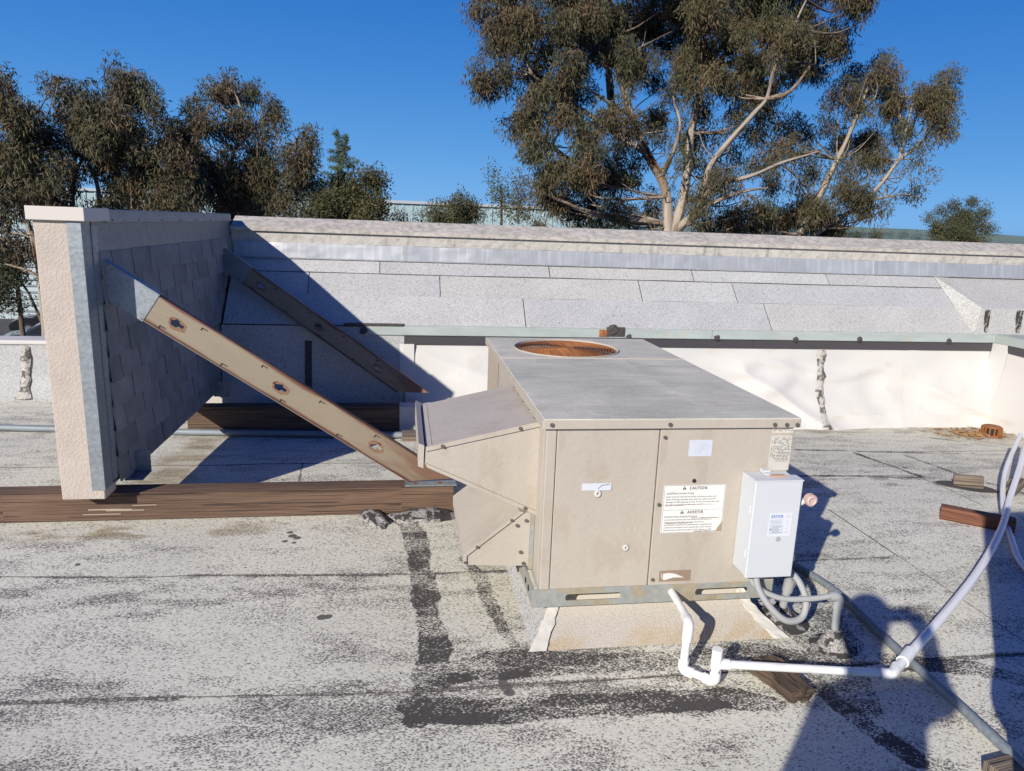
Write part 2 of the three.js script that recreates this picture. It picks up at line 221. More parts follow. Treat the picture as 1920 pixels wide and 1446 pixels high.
const pvcMat = new THREE.MeshStandardMaterial({ map: pvcTex.map, roughness: 0.42 });
const greyPvc = mat([0.33, 0.335, 0.335], 0.55), conduitMat = tmat(galvTex, 0.0004, 0.6, { metalness: 0.2, color: new THREE.Color(0.8, 0.83, 0.84) }), screwMat = mat([0.22, 0.2, 0.18], 0.45, { metalness: 0.7 }), darkMat = mat([0.02, 0.02, 0.022], 0.9), boxPaint = mat([0.55, 0.575, 0.60], 0.45);

// ------------------------------------------------------------------ ground, far terrain, own building
{
  const gtex = tex(512, 512, (u, v) => { const a = fbm(u * 16, v * 16, 3, 5, 16), g = hash(Math.floor(u * 512), Math.floor(v * 512), 4); const t = 0.8 + 0.5 * (a - 0.5) + 0.2 * (g - 0.5); return [0.085 * t, 0.085 * t, 0.083 * t, g]; }, [14, 14]);
  const g = struct(mesh('ground', grid(2, 2, (u, v) => [-3000 + 6000 * u, -5.6, 3000 - 6000 * v]), tmat(gtex, 0.01, 0.95)));
  g.userData.label = 'dark asphalt ground far below the roof';
  const hillTex = tex(512, 256, (u, v) => { const a = fbm(u * 24, v * 12, 3, 5), w = sm(0.54, 0.64, fbm(u * 50, v * 22, 13, 4)); return [0.15 - 0.05 * w + 0.04 * (a - 0.5), 0.21 - 0.05 * w + 0.05 * (a - 0.5), 0.16 - 0.02 * w, a]; }, [1, 1], false);
  const hill = (name, x0, x1, z, base, amp, s) => struct(mesh(name, grid(80, 10, (u, v) => { const x = x0 + (x1 - x0) * u; const e = Math.sin(Math.PI * clamp(u)) ** 0.5; return [x, -5.7 + (base + amp * fbm(u * 7, 0.5, s, 4)) * Math.sin(v * Math.PI * 0.5) * e, z - 500 * v]; }, (p, u, v) => [u * 3, v]), tmat(hillTex, 2, 1)));
  hill('hills', 560, 2600, -1150, 4, 22, 4).userData.label = 'low green hills on the horizon';
  hill('hills', -200, 3300, -2000, 8, 50, 9).userData.label = 'farther blue green hill ridge';
  const body = tag(mesh('roof_building', boxG(-4.4, 6.4, -5.6, -0.25, -7.4, 5.5), concreteMat), 'flat roofed building body beneath the roof deck', 'building');
  body.castShadow = true;
}

// ------------------------------------------------------------------ roof deck
{
  const roof = new THREE.Group(); roof.name = 'roof_deck'; struct(roof); roof.userData.label = 'pale granulated roof deck with dark tar strips'; scene.add(roof);
  mesh('deck', grid(60, 40, (u, v) => { const x = -4.3 + 10.6 * u, z = 5.4 - 12.8 * v; return [x, roofY(x, z) - 0.014, z]; }, (p) => [p[0], p[2]]), sheetMat, roof);
  // the rolls, each its own sheet with a stepped lap
  const roll = (x0, x1, z0, z1, lift) => {
    const nx = Math.max(2, Math.round((x1 - x0) * 9)), nz = 7;
    const ed = (e, x) => typeof e === 'function' ? e(x) : e;
    const top = (u, v) => { const x = x0 + (x1 - x0) * u, za = ed(z0, x), zb = ed(z1, x), z = za + (zb - za) * v + (v === 0 || v === 1 ? 0.02 * (noise(x * 3, 5, 77) - 0.5) + 0.008 * (noise(x * 14, 5, 78) - 0.5) : 0); return [x, roofY(x, z) + lift + 0.003 * (noise(x * 2.2, z * 2.2, 5) - 0.5), z]; };
    const a = grid(nx, nz, top, roofUV);
    const skirt = grid(nx, 1, (u, v) => { const p = top(u, 0); return [p[0], p[1] - v * 0.012, p[2]]; }, roofUV);
    const side = grid(1, nz, (u, v) => { const p = top(0, v); return [p[0], p[1] - u * 0.012, p[2]]; }, roofUV);
    const sheet = mesh('roof_sheet', a, roofMat, roof); mesh('sheet_edge', merge([skirt, side]), tarBlack, sheet);
  };
  // z0 is the edge toward the viewer
  const e1 = (x) => -3.37 + 0.06 * Math.min(0, x - 0.07), e2 = (x) => -2.44 + 0.055 * Math.min(0, x - 0.02);
  roll(-3.9, 2.76, -1.2, e2, 0.000); roll(-3.9, 2.76, e2, e1, 0.004); roll(-3.9, 1.9, e1, -4.35, 0.008); roll(-3.9, 1.9, -4.35, -5.20, 0.003); roll(-3.9, 1.9, -5.2, -6.2, 0.007); roll(-3.9, 1.9, -6.2, -7.4, 0.002);
  roll(2.76, 6.25, -1.2, -2.48, 0.003); roll(2.76, 6.25, -2.48, -4.06, 0.007); roll(1.9, 2.76, -3.37, -4.06, 0.001);
  roll(1.9, 3.9, -4.06, -4.73, 0.002); roll(3.9, 6.25, -4.06, -4.7, 0.005); roll(1.9, 3.88, -4.73, -5.45, 0.006); roll(3.88, 6.25, -4.7, -5.45, 0.001); roll(1.9, 6.25, -5.45, -6.6, 0.004);
}

// ------------------------------------------------------------------ back parapet
const memZ = (x, y) => -6.615 + 0.29 * Math.pow(clamp(1 - (y + 0.13) / 0.77), 1.6) + 0.018 * Math.sin(x * 2.1 + y * 3) * sm(0.62, 0.3, y) + (0.15 * (fbm(x * 0.9 + y * 2.4, y * 2.0 - x * 1.1, 6, 3) - 0.5) + 0.05 * Math.pow(1 - Math.abs(2 * noise(x * 1.1 + y * 2.6, y * 1.5 - x * 0.7, 9) - 1), 4)) * sm(0.64, 0.40, y) + 0.05 * sm(0.12, 0, Math.abs((y - 0.18) - 0.28 * (x - 3.2))) * sm(2.5, 2.9, x) * sm(4.1, 3.7, x) * 0.5;
{
  const P = thing('parapet_wall', 'long pale parapet wall with sloped roofing sheets above a white membrane base', 'wall', [0, 0, 0]);
  // concrete head: weathered sloping top, face below
  const head = mesh('coping', uvm(prism([[1.635, -7.17], [1.73, -7.40], [1.73, -7.62], [1.60, -7.62], [1.60, -7.17]].map(([y, z]) => [y, z]), 'x', -1.58, 9.5), 'x'), copingMat, P);
  mesh('parapet_face', uvm(boxG(-1.58, 9.5, 0.2, 1.60, -7.60, -7.20), 'x'), concreteMat, P);
  mesh('core', boxG(-1.9, 6.3, -0.25, 0.70, -7.2, -6.68), concreteMat, P);
  for (const [a, b, dz] of [[-1.56, 0.9, 0], [0.88, 3.02, 0.003], [3.0, 5.6, 0], [5.59, 9.4, 0.003]]) mesh('counterflashing', uvm(prism([[1.50, -7.196 + dz], [1.50, -7.185 + dz], [1.47, -7.176 + dz], [1.365, -7.158 + dz], [1.355, -7.145 + dz], [1.350, -7.152 + dz], [1.36, -7.17 + dz]], 'x', a, b), 'x'), flashMat, P);
  // sloped sheets
  const A = V(0, 1.35, -7.17), B = V(0, 0.795, -6.615), len = A.distanceTo(B), ang = Math.atan2(A.y - B.y, -(A.z - B.z));
  const row = (s0, s1, cuts, lift) => { for (let i = 0; i + 1 < cuts.length; i++) {
    const w = cuts[i + 1] - cuts[i] - 0.007, h = (s1 - s0) * len; let g = new RoundedBoxGeometry(w, 0.005, h, 1, 0.0015);
    g = uvm(g, 'x', [rnd(), rnd()]); const m = mesh('sloped_sheet', g, [sheetMat, sheetMatB, sheetMatC][i % 3], P);
    const c = A.clone().lerp(B, (s0 + s1) / 2); m.position.set(cuts[i] + w / 2 + 0.0015, c.y + lift * Math.cos(ang), c.z + lift * Math.sin(ang)); m.rotation.x = ang; } };
  mesh('slope_base', prism([[1.33, -7.19], [0.785, -6.645], [0.6, -6.70], [0.6, -7.19]], 'x', -1.57, 6.28), tarBlack, P);
  row(0.0, 0.215, [-1.56, -0.21, 1.45, 2.95, 4.45, 5.80], 0.001); row(0.21, 0.56, [-1.56, -0.86, 0.36, 2.35, 3.35, 5.84], 0.006); row(0.555, 1.0, [-1.56, 1.15, 3.62, 5.90], 0.011);
  for (const [q, e] of [[0.2145, 5.80], [0.5595, 5.84]]) { const c = A.clone().lerp(B, q), g = new THREE.BoxGeometry(e + 1.56, 0.004, 0.007, 60, 1, 1), gp = g.attributes.position; for (let i = 0; i < gp.count; i++) gp.setZ(i, gp.getZ(i) * (0.5 + 1.1 * noise(gp.getX(i) * 4, 3, 8)) + 0.006 * (noise(gp.getX(i) * 2, 6, 9) - 0.5)); const m = mesh('lap_bead', uvm(g), tarBlack, P); m.position.set((e - 1.56) / 2, c.y + 0.010 * Math.cos(ang), c.z + 0.010 * Math.sin(ang)); m.rotation.x = ang; }
  // raised roofing block on the right, with its upstand
  const blockMat = sheetMatC;
  mesh('raised_block', uvm(prism([[1.345, -7.17], [1.07, -6.66], [0.80, -6.60], [0.6, -6.7], [0.6, -7.17]], 'x', 5.93, 9.4), 'x'), blockMat, P);
  mesh('upstand', (() => { const q = [[5.72, 1.362, -7.165], [5.93, 1.345, -7.165], [5.93, 1.075, -6.655], [5.93, 0.80, -6.597], [5.84, 0.80, -6.597]]; const g = new THREE.BufferGeometry(); const t = [0, 2, 1, 0, 4, 2, 4, 3, 2]; const pos = []; for (const k of t) pos.push(...q[k]); g.setAttribute('position', new THREE.Float32BufferAttribute(pos, 3)); g.computeVertexNormals(); return uvm(g, 'z'); })(), blockMat, P);
  for (const [x, w] of [[5.96, 0.03], [6.33, 0.04]]) mesh('tar_joint', uvm(rboxG(x, x + w, 0.83, 1.06, -6.64, -6.592, 0.004), 'y'), tarMat, P);
  // edge metal, dark trim
  const eMat = tmat(tex(1024, 64, (u, v) => { const a = fbm(u * 30, v * 2, 3, 4), r = 0.4 * sm(0.70, 0.78, fbm(u * 60, v * 2, 13, 3)); return [(0.43 + 0.1 * r) * (0.9 + 0.3 * (a - 0.5)), (0.48 - 0.06 * r) * (0.9 + 0.3 * (a - 0.5)), (0.45 - 0.12 * r) * (0.9 + 0.3 * (a - 0.5)), a]; }, [6, 0.2]), 0.002, 0.55, { metalness: 0.1 });
  for (const [a, b] of [[-0.36, 2.98], [2.984, 6.05], [6.054, 9.4]]) mesh('edge_metal', uvm(prism([[0.81, -6.62], [0.81, -6.585], [0.725, -6.580], [0.72, -6.586], [0.72, -6.62]], 'x', a, b), 'x'), eMat, P);
  const trimMat = mat([0.075, 0.068, 0.072], 0.5, { metalness: 0.3 });
  for (const [a, b] of [[-0.05, 1.9], [1.903, 3.42], [3.423, 6.1]]) mesh('dark_trim', uvm(boxG(a, b, 0.635, 0.716, -6.63, -6.598), 'x'), trimMat, P);
  // white membrane base with its folds
  mesh('membrane', grid(220, 26, (u, v) => { const x = 0.03 + 6.08 * u, y = 0.645 - 0.86 * v; return [x, y, memZ(x, y)]; }, (p) => [p[0], p[1]]), membraneMat, P);
  mesh('membrane_return', grid(40, 20, (u, v) => { const y = 0.72 - 0.9 * v, z = -6.6 + 4 * u; return [6.10 - 0.16 * v ** 2 + 0.02 * Math.sin(z * 4), y, z]; }, (p) => [p[2], p[1]]), membraneMat, P);
  mesh('side_parapet', uvm(boxG(6.12, 6.4, -0.2, 0.80, -6.6, 5.4), 'z'), membraneMat, P);
  mesh('dark_trim', boxG(6.09, 6.118, 0.64, 0.72, -6.59, -2), trimMat, P); mesh('edge_metal', boxG(6.085, 6.42, 0.722, 0.81, -6.575, -2), eMat, P);
  mesh('lap_strip', grid(3, 20, (u, v) => { const y = 0.64 - 0.76 * v, x = 5.13 + 0.12 * u - 0.08 * v; return [x, y, memZ(x, y) + 0.006]; }, (p) => [p[0], p[1]]), membraneMat, P);
  const ribbon = (x0, w, s, m) => mesh('tar_seam', grid(8, 60, (u, v) => { const y = 0.64 - 0.74 * v, c = x0 - 0.06 * v + 0.02 * (noise(v * 5, 1, s) - 0.5), ww = w * (0.65 + 0.7 * noise(v * 9, 2, s) + 0.35 * noise(v * 30, 4, s)), x = c + (u - 0.5) * ww; return [x, y, memZ(x, y) + 0.004 + 0.012 * Math.sin(Math.PI * u)]; }, (p) => [p[0], p[1]]), m, P);
  ribbon(4.18, 0.075, 3, masticMat);
  // grey unpainted base at the shaded end, with a torn patch
  mesh('base_sheet', uvm(prism([[0.792, -6.64], [0.792, -6.602], [0.65, -6.590], [-0.2, -6.42], [-0.2, -6.66]], 'x', -1.57, 0.02), 'x'), sheetMatB, P);
  mesh('base_patch', uvm(prism([[0.64, -6.60], [0.64, -6.583], [0.1, -6.47], [0.1, -6.50]], 'x', -0.02, 0.11), 'x'), membraneMat, P);
  mesh('tar_seam', uvm(prism([[0.66, -6.60], [0.66, -6.586], [0.0, -6.45], [0.0, -6.48]], 'x', -0.86, -0.80), 'x'), tarBlack, P);
  // mastic dabs over the fixings
  const dab = (x, y, s, m = tarBlack) => { const g = new THREE.IcosahedronGeometry(s, 2), p = g.attributes.position; for (let i = 0; i < p.count; i++) { const k = 0.7 + 0.6 * noise(p.getX(i) * 50 + x * 9, p.getY(i) * 50 + p.getZ(i) * 30, 3); p.setXYZ(i, p.getX(i) * k, p.getY(i) * k, p.getZ(i) * 0.35 * k); } g.computeVertexNormals(); g.translate(x, y, -6.578); mesh('mastic_dab', uvm(g), m, P); };
  for (const x of [3.03, 3.86, 4.55, 5.55]) dab(x, 0.735, 0.028);
  dab(2.14, 0.735, 0.026); dab(1.98, 0.80, 0.05);
  mesh('mastic_dab', uvm(rboxG(1.92, 2.10, 0.735, 0.825, -6.595, -6.572, 0.006)), tarBlack, P); mesh('rust_patch', uvm(rboxG(1.85, 1.95, 0.73, 0.80, -6.592, -6.576, 0.004)), rustMat, P);
  mesh('mastic_dab', uvm(rboxG(-0.52, 0.02, 0.80, 0.825, -6.62, -6.578, 0.008)), tarBlack, P); dab(-0.34, 0.76, 0.035);
}
// low parapet beyond the screen wall
{
  const L = thing('low_parapet_wall', 'low grey parapet with white coated top beyond the screen wall', 'wall', [0, -0.06, -0.3]);
  mesh('wall_face', grid(30, 12, (u, v) => { const x = -4.35 + 2.5 * u, y = 0.5 - 0.6 * v; return [x, y, -7.26 + 0.16 * Math.max(0, v - 0.55) + 0.012 * noise(x * 4, y * 4, 3)]; }, (p) => [p[0], p[1]]), sheetMat, L);
  mesh('wall_core', boxG(-4.4, -1.85, -0.2, 0.5, -7.5, -7.27), concreteMat, L);
  mesh('white_top', uvm(rboxG(-4.4, -1.85, 0.49, 0.535, -7.52, -7.235, 0.015), 'x'), membraneMat, L);
  mesh('tar_seam', grid(6, 30, (u, v) => { const y = 0.48 - 0.52 * v, w = 0.075 * (0.7 + 0.6 * noise(v * 9, 3, 8)) + 0.06 * sm(0.8, 1, v), x = -3.62 - 0.05 * v + (u - 0.5) * w; return [x, y, -7.24 + 0.16 * Math.max(0, v * 0.87 - 0.53) + 0.012 * Math.sin(u * Math.PI)]; }, (p) => [p[0], p[1]]), masticMat, L);
}

// ------------------------------------------------------------------ screen wall with shingles
{
  const W = thing('screen_wall', 'stucco ended screen wall with grey shingled face and metal cap', 'wall', [-1.6, 0, -4.0]);
  const add = (n, g, m) => { g.translate(1.6, 0, 4.0); return mesh(n, g, m, W); };
  add('stucco_end', uvm(rboxG(-1.825, -1.605, 0.195, 1.70, -4.16, -4.0, 0.008), 'z'), stuccoMat);
  add('wall_body', uvm(boxG(-1.79, -1.606, 0.235, 1.69, -7.15, -4.158), 'z'), stuccoMat);
  add('corner_trim', uvm(rboxG(-1.668, -1.598, 0.25, 1.688, -4.10, -3.994, 0.003), 'y'), galvMat);
  add('side_trim', uvm(boxG(-1.604, -1.593, 0.27, 1.66, -4.17, -4.10), 'y'), galvMat);
  const capPaint = mat([0.55, 0.50, 0.45], 0.55);
  add('end_cap', uvm(rboxG(-1.845, -1.572, 1.684, 1.752, -4.30, -3.975, 0.004), 'x'), capPaint);
  add('cap', uvm(rboxG(-1.84, -1.578, 1.676, 1.746, -7.2, -4.28, 0.004), 'z'), galvMat);
  for (let k = 0; k < 7; k++) add('screw', new THREE.SphereGeometry(0.006, 6, 4).translate(-1.577, 1.69, -4.35 - k * 0.42), screwMat);
  add('top_flashing', uvm(boxG(-1.606, -1.594, 1.525, 1.69, -7.18, -4.11), 'z'), tmat(galvTex, 0.0004, 0.55, { metalness: 0.3, color: new THREE.Color(0.9, 0.86, 0.8) }));
  add('underlayment', boxG(-1.606, -1.6005, 0.25, 1.54, -7.15, -4.11), tarBlack);
  for (let r = 0; r < 9; r++) {
    let z = -4.165 + (r % 2 ? 0.0 : 0.15) * 1; const y = 1.525 - r * 0.142;
    while (z > -7.14) {
      let w = 0.305; const z0 = Math.min(z, -4.165), z1 = Math.max(z - w, -7.15); z -= w;
      if (z0 - z1 < 0.03) continue;
      const g = uvm(new THREE.BoxGeometry(0.009, 0.150, z0 - z1 - rr(0.008, 0.015)), 'z', [rnd(), rnd()]);
      const m = mesh('shingle', g, shingleMats[Math.floor(rnd() * 3)], W); m.position.set(0.0125 + rr(0, 0.004), y - 0.074 + rr(-0.003, 0.003), (z0 + z1) / 2 + 4.0); m.rotation.z = 0.06 + rr(0, 0.05); m.rotation.x = rr(-0.006, 0.006);
    }
  }
  add('base_angle', uvm(boxG(-1.6, -1.50, 0.205, 0.212, -4.42, -4.27), 'x'), galvMat); add('base_angle', uvm(boxG(-1.596, -1.586, 0.205, 0.34, -4.42, -4.27), 'x'), galvMat); add('base_angle', uvm(boxG(-1.6, -1.50, 0.205, 0.34, -4.424, -4.418), 'x'), galvMat);
  add('base_angle', uvm(boxG(-1.6, -1.47, 0.205, 0.34, -6.35, -6.34), 'x'), galvMat);
}

// ------------------------------------------------------------------ timbers under the wall
{
  const T = thing('timber_beam', 'brown grained timber beam lying under the stucco wall end and steel brace', 'beam', [-1, 0, -4.21]);
  const bg = uvm(rboxG(-4.2, 0.315, 0.012, 0.178, -4.28, -4.14, 0.006), 'x'); bg.translate(1, 0, 4.21); mesh('timber', bg, timberMat, T);
  const sp = []; for (let k = 0; k < 5; k++) { const x = -1.66 + 0.05 * k + rr(-0.02, 0.02), y = 0.05 + 0.008 * k + rr(-0.01, 0.02); sp.push(boxG(x - rr(0.05, 0.2), x + rr(0.03, 0.08), y, y + rr(0.003, 0.008), -4.145, -4.138 + rr(0, 0.002))); }
  const sg = merge(sp); sg.translate(1, 0, 4.21); mesh('splintered_wood', uvm(sg, 'x'), mat([0.40, 0.33, 0.25], 0.9), T);
  for (const x of [0.08, 0.23]) { const g = new THREE.CylinderGeometry(0.018, 0.02, 0.012, 8).translate(x + 1, 0.184, -4.18 + 4.21); mesh('bolt_head', g, rustMat, T); }
  const R = thing('timber_beam', 'dark shaded timber beam with white painted end under the far brace', 'beam', [-0.7, 0, -6.14]);
  const rg = uvm(rboxG(-1.75, -0.02, -0.07, 0.185, -6.20, -6.06, 0.006), 'x'); rg.translate(0.7, 0, 6.14); mesh('timber', rg, timberMat, R);
  const wg = uvm(rboxG(-0.021, 0.27, -0.07, 0.187, -6.202, -6.058, 0.006), 'x'); wg.translate(0.7, 0, 6.14); mesh('painted_end', wg, membraneMat, R);
  tag(mesh('conduit_pipe', tubeG([[-4.2, -0.03, -6.35], [-1.6, -0.02, -6.02], [0.1, -0.01, -5.86], [0.5, -0.01, -5.83]], 0.028, 40, 10), conduitMat), 'grey conduit pipe running under the screen wall along the parapet', 'pipe');
  tag(mesh('wood_block', uvm(rboxG(0.0, 0.14, -0.05, 0.02, -5.92, -5.78, 0.006), 'x'), oldWoodMat), 'small grey wood block under the conduit behind the hood', 'wood block');
}

// ------------------------------------------------------------------ steel braces
function brace(label, top, bottom, w, steel = channelMat) {
  const d = bottom.clone().sub(top), L = d.length(), e = d.clone().normalize();
  const zA = V(0, 0, 1).addScaledVector(e, -e.z).normalize(), up = zA.clone().cross(e).normalize();
  const G = thing('steel_brace', label, 'brace', top.toArray(), 'diagonal steel braces propping the screen wall');
  G.quaternion.setFromRotationMatrix(new THREE.Matrix4().makeBasis(e, up, zA));
  const s0 = 0.27, s1 = L, dep = 0.045;
  // web with knock-out holes, cut at the foot to sit level
  const foot = Math.atan2(e.y, Math.hypot(e.x, e.z));
  const sh = new THREE.Shape([[s0, -w / 2], [s1 - w / Math.tan(-foot) * 0.9, -w / 2], [s1, w / 2], [s0, w / 2]].map((p) => new THREE.Vector2(...p)));
  const holes = [s0 + 0.16, s0 + 0.16 + (L - s0) * 0.33, s0 + 0.16 + (L - s0) * 0.66];
  const holePts = (x) => [[x - 0.026, 0.022], [x + 0.014, 0.022], [x + 0.022, 0.009], [x + 0.048, 0.009], [x + 0.048, -0.009], [x + 0.022, -0.009], [x + 0.014, -0.022], [x - 0.016, -0.022], [x - 0.026, -0.008]];
  for (const x of holes) sh.holes.push(new THREE.Path(holePts(x).map((p) => new THREE.Vector2(...p))));
  const wg = new THREE.ExtrudeGeometry(sh, { depth: 0.004, bevelEnabled: false }), wp = wg.attributes.position, uv = new Float32Array(wp.count * 2);
  for (let i = 0; i < wp.count; i++) { uv[i * 2] = (wp.getX(i) - s0) / (s1 - s0); uv[i * 2 + 1] = wp.getY(i) / w + 0.5; }
  wg.setAttribute('uv', new THREE.BufferAttribute(uv, 2)); mesh('web', wg, steel, G);
  const fl = (y, h) => { const g = boxG(s0, s1 - (y < 0 ? w / Math.tan(-foot) * 0.9 : 0), y, y + h, -dep, 0.0); const p = g.attributes.position, q = new Float32Array(p.count * 2); for (let i = 0; i < p.count; i++) { q[i * 2] = (p.getX(i) - s0) / (s1 - s0); q[i * 2 + 1] = 0.02; } g.setAttribute('uv', new THREE.BufferAttribute(q, 2)); return mesh('flange', g, steel, G); };
  fl(w / 2 - 0.001, 0.004); fl(-w / 2 - 0.003, 0.004);
  mesh('lower_lip', boxG(s0, s1 - w / Math.tan(-foot) * 0.9, -w / 2 - 0.003, -w / 2 + 0.001, 0.004, 0.020), steel, G);
  // rust blooms round the holes: thin scale with its own outline
  for (const x of holes) { const o = new THREE.Shape(); for (let k = 0; k <= 22; k++) { const a = k / 22 * Math.PI * 2, r = 1 + 0.25 * (noise(k * 0.9, x * 7, 3) - 0.5) * (k % 22 ? 1 : 1); const px = x + 0.012 + Math.cos(a) * 0.052 * r, py = -0.004 + Math.sin(a) * 0.034 * r; k ? o.lineTo(px, py) : o.moveTo(px, py); } o.holes.push(new THREE.Path(holePts(x).map(([a, b]) => new THREE.Vector2(x + (a - x) * 1.04, b * 1.06)))); const g = new THREE.ExtrudeGeometry(o, { depth: 0.0008, bevelEnabled: false }); g.translate(0, 0, 0.0042); mesh('rust_bloom', uvm(g), mat([0.21, 0.115, 0.068], 0.9), G); }
  for (let k = 0; k < 4; k++) for (const y of [-w / 2 + 0.018, w / 2 - 0.022]) { const x = s0 + 0.06 + (L - s0 - 0.45) * (k + (y > 0 ? 0.6 : 0.1)) / 4; mesh('punched_tab', merge([boxG(x, x + 0.035, y, y + 0.004, 0.004, 0.0075), boxG(x, x + 0.005, y - 0.014, y, 0.004, 0.0075)]), darkMat, G); }
  // galvanised boot at the wall
  mesh('boot', uvm(merge([boxG(-0.07, s0 + 0.015, -w / 2 - 0.012, w / 2 + 0.012, 0.0045, 0.008), boxG(-0.07, s0 + 0.015, w / 2 + 0.006, w / 2 + 0.012, -dep - 0.01, 0.0045), boxG(0.0, s0 - 0.03, -w / 2 - 0.012, -w / 2 - 0.006, -dep - 0.01, 0.0045)]), 'x'), galvMat, G);
  mesh('boot_flange', uvm(boxG(0.0, 0.006, -0.13, 0.13, -0.07, 0.03).applyQuaternion(new THREE.Quaternion().setFromAxisAngle(V(0, 0, 1), -foot)), 'y'), galvMat, G);
  return G;
}
{
  const a = brace('tan rusty steel channel brace from near the stucco wall end down to timber beam', V(-1.597, 1.385, -4.2), V(0.262, 0.146, -4.2), 0.155);
  mesh('foot_plate', uvm(boxG(0.02, 0.33, 0.181, 0.190, -4.275, -4.145), 'x').applyMatrix4(a.matrixWorld.identity()).translate(0, 0, 0), galvMat).userData = { label: 'galvanised foot plate under the near steel brace on timber', category: 'plate' };
  brace('dark shaded steel channel brace against the parapet slope at the far end', V(-1.59, 1.35, -6.86), V(0.185, 0.225, -6.13), 0.155);
}

// ------------------------------------------------------------------ rooftop unit
const UX0 = 0.585, UX1 = 1.665, UZ0 = -2.77, UZ1 = -4.84, UT = 0.985, UB = 0.215;
{
  const U = thing('rooftop_unit', 'beige sheet metal rooftop air conditioner with grey top and rusty fan grille', 'air conditioner', [1.125, 0.14, -3.8]);
  const O = U.position, add = (n, g, m, par) => { if (!par) g.translate(-O.x, -O.y, -O.z); return mesh(n, g, m, par ?? U); };
  add('cabinet', uvm(boxG(UX0 + 0.012, UX1 - 0.012, UB, UT - 0.03, UZ1 + 0.012, UZ0 - 0.012), 'x'), paintMat);
  // corner posts and panels leave real joints
  for (const [x, z] of [[UX0, UZ0], [UX1 - 0.05, UZ0], [UX0, UZ1 + 0.05]]) add('corner_post', uvm(rboxG(x, x + 0.05 - (x > 1 ? 0.004 : 0.008), UB - 0.005, UT - 0.028, z, z - 0.05, 0.004), 'y'), paintTrim);
  add('access_panel', uvm(rboxG(UX0 + 0.045, 1.066, UB, UT - 0.032, UZ0 - 0.016, UZ0 - 0.002, 0.003), 'x'), paintMat);
  add('access_panel', uvm(rboxG(1.071, UX1 - 0.006, UB + 0.004, UT - 0.034, UZ0 - 0.016, UZ0 + 0.001, 0.003), 'x', [0.4, 0.2]), paintMat);
  add('side_panel', uvm(rboxG(UX0 - 0.0005, UX0 + 0.014, UB, UT - 0.032, -4.28, UZ0 - 0.052, 0.003), 'z', [0.2, 0.5]), paintMat);
  add('side_panel', uvm(rboxG(UX1 - 0.014, UX1 + 0.0005, UB, UT - 0.032, UZ1, UZ0 - 0.05, 0.003), 'z', [0.7, 0.1]), paintMat);
  // condenser coil with its guard on the left rear
  add('coil', boxG(UX0 - 0.001, UX0 + 0.013, UB + 0.05, UT - 0.04, UZ1 + 0.06, -4.285), mat([0.13, 0.115, 0.10], 0.8));
  const bars = []; for (let k = 0; k < 30; k++) bars.push(boxG(UX0 - 0.007, UX0 - 0.003, UB + 0.05 + k * 0.0225, UB + 0.053 + k * 0.0225, UZ1 + 0.06, -4.285)); for (let k = 0; k < 15; k++) bars.push(boxG(UX0 - 0.006, UX0 - 0.002, UB + 0.05, UT - 0.04, UZ1 + 0.07 + k * 0.034, UZ1 + 0.073 + k * 0.034));
  add('coil_guard', merge(bars), mat([0.36, 0.31, 0.26], 0.6));
  // top: two pans with turned-down flanges; the rear one is cut out for the fan
  const fc = V(1.035, UT, -4.435), fr = 0.325;
  const pan = (z0, z1, hole) => { const s = new THREE.Shape([[UX0 - 0.015, -z0], [UX1 + 0.018, -z0], [UX1 + 0.018, -z1], [UX0 - 0.015, -z1]].map((p) => new THREE.Vector2(...p))); if (hole) { const h = new THREE.Path(); h.absarc(fc.x, -fc.z, fr, 0, Math.PI * 2, true); s.holes.push(h); } const g = new THREE.ExtrudeGeometry(s, { depth: 0.010, bevelEnabled: true, bevelSize: 0.003, bevelThickness: 0.003, bevelSegments: 2, curveSegments: 64 }); g.rotateX(-Math.PI / 2); g.translate(0, UT - 0.012, 0); return uvm(g, 'x'); };
  add('top_panel', pan(UZ0 + 0.015, -4.085, false), topMat); const rear = add('top_panel', pan(-4.095, UZ1 - 0.015, true), topMat);
  add('top_joint', uvm(rboxG(UX0 - 0.015, UX1 + 0.018, UT - 0.004, UT + 0.006, -4.097, -4.083, 0.002), 'x'), paintTrim);
  add('top_flange', uvm(rboxG(UX0 - 0.018, UX1 + 0.021, UT - 0.042, UT - 0.004, UZ0 + 0.010, UZ0 + 0.0195, 0.002), 'x'), paintTrim);
  add('top_flange', uvm(rboxG(UX0 - 0.0225, UX0 - 0.012, UT - 0.042, UT - 0.004, UZ1, UZ0 + 0.017, 0.002), 'z'), paintTrim); add('top_flange', uvm(rboxG(UX1 + 0.012, UX1 + 0.0225, UT - 0.042, UT - 0.004, UZ1, UZ0 + 0.017, 0.002), 'z'), paintTrim);
  // fan: sloped shroud, rusty wire guard
  const shroudMat = tmat(rustTex, 0.002, 0.95, { color: new THREE.Color(0.55, 0.5, 0.5), side: THREE.DoubleSide });
  const fan = add('fan_shroud', new THREE.LatheGeometry([[0.02, -0.22], [0.26, -0.215], [0.30, -0.16], [fr - 0.004, -0.03], [fr + 0.012, 0.004]].map((p) => new THREE.Vector2(...p)), 64).translate(fc.x, fc.y, fc.z), shroudMat);
  add('shroud_rim', new THREE.TorusGeometry(fr + 0.006, 0.006, 8, 72).rotateX(Math.PI / 2).translate(fc.x, fc.y + 0.003, fc.z), paintTrim);
  const wires = []; for (let k = 0; k < 15; k++) wires.push(new THREE.TorusGeometry(0.05 + k * 0.0188, 0.0034, 6, 64).rotateX(Math.PI / 2).translate(fc.x, fc.y - 0.002 + 0.012 * (1 - (k / 14) ** 2), fc.z));
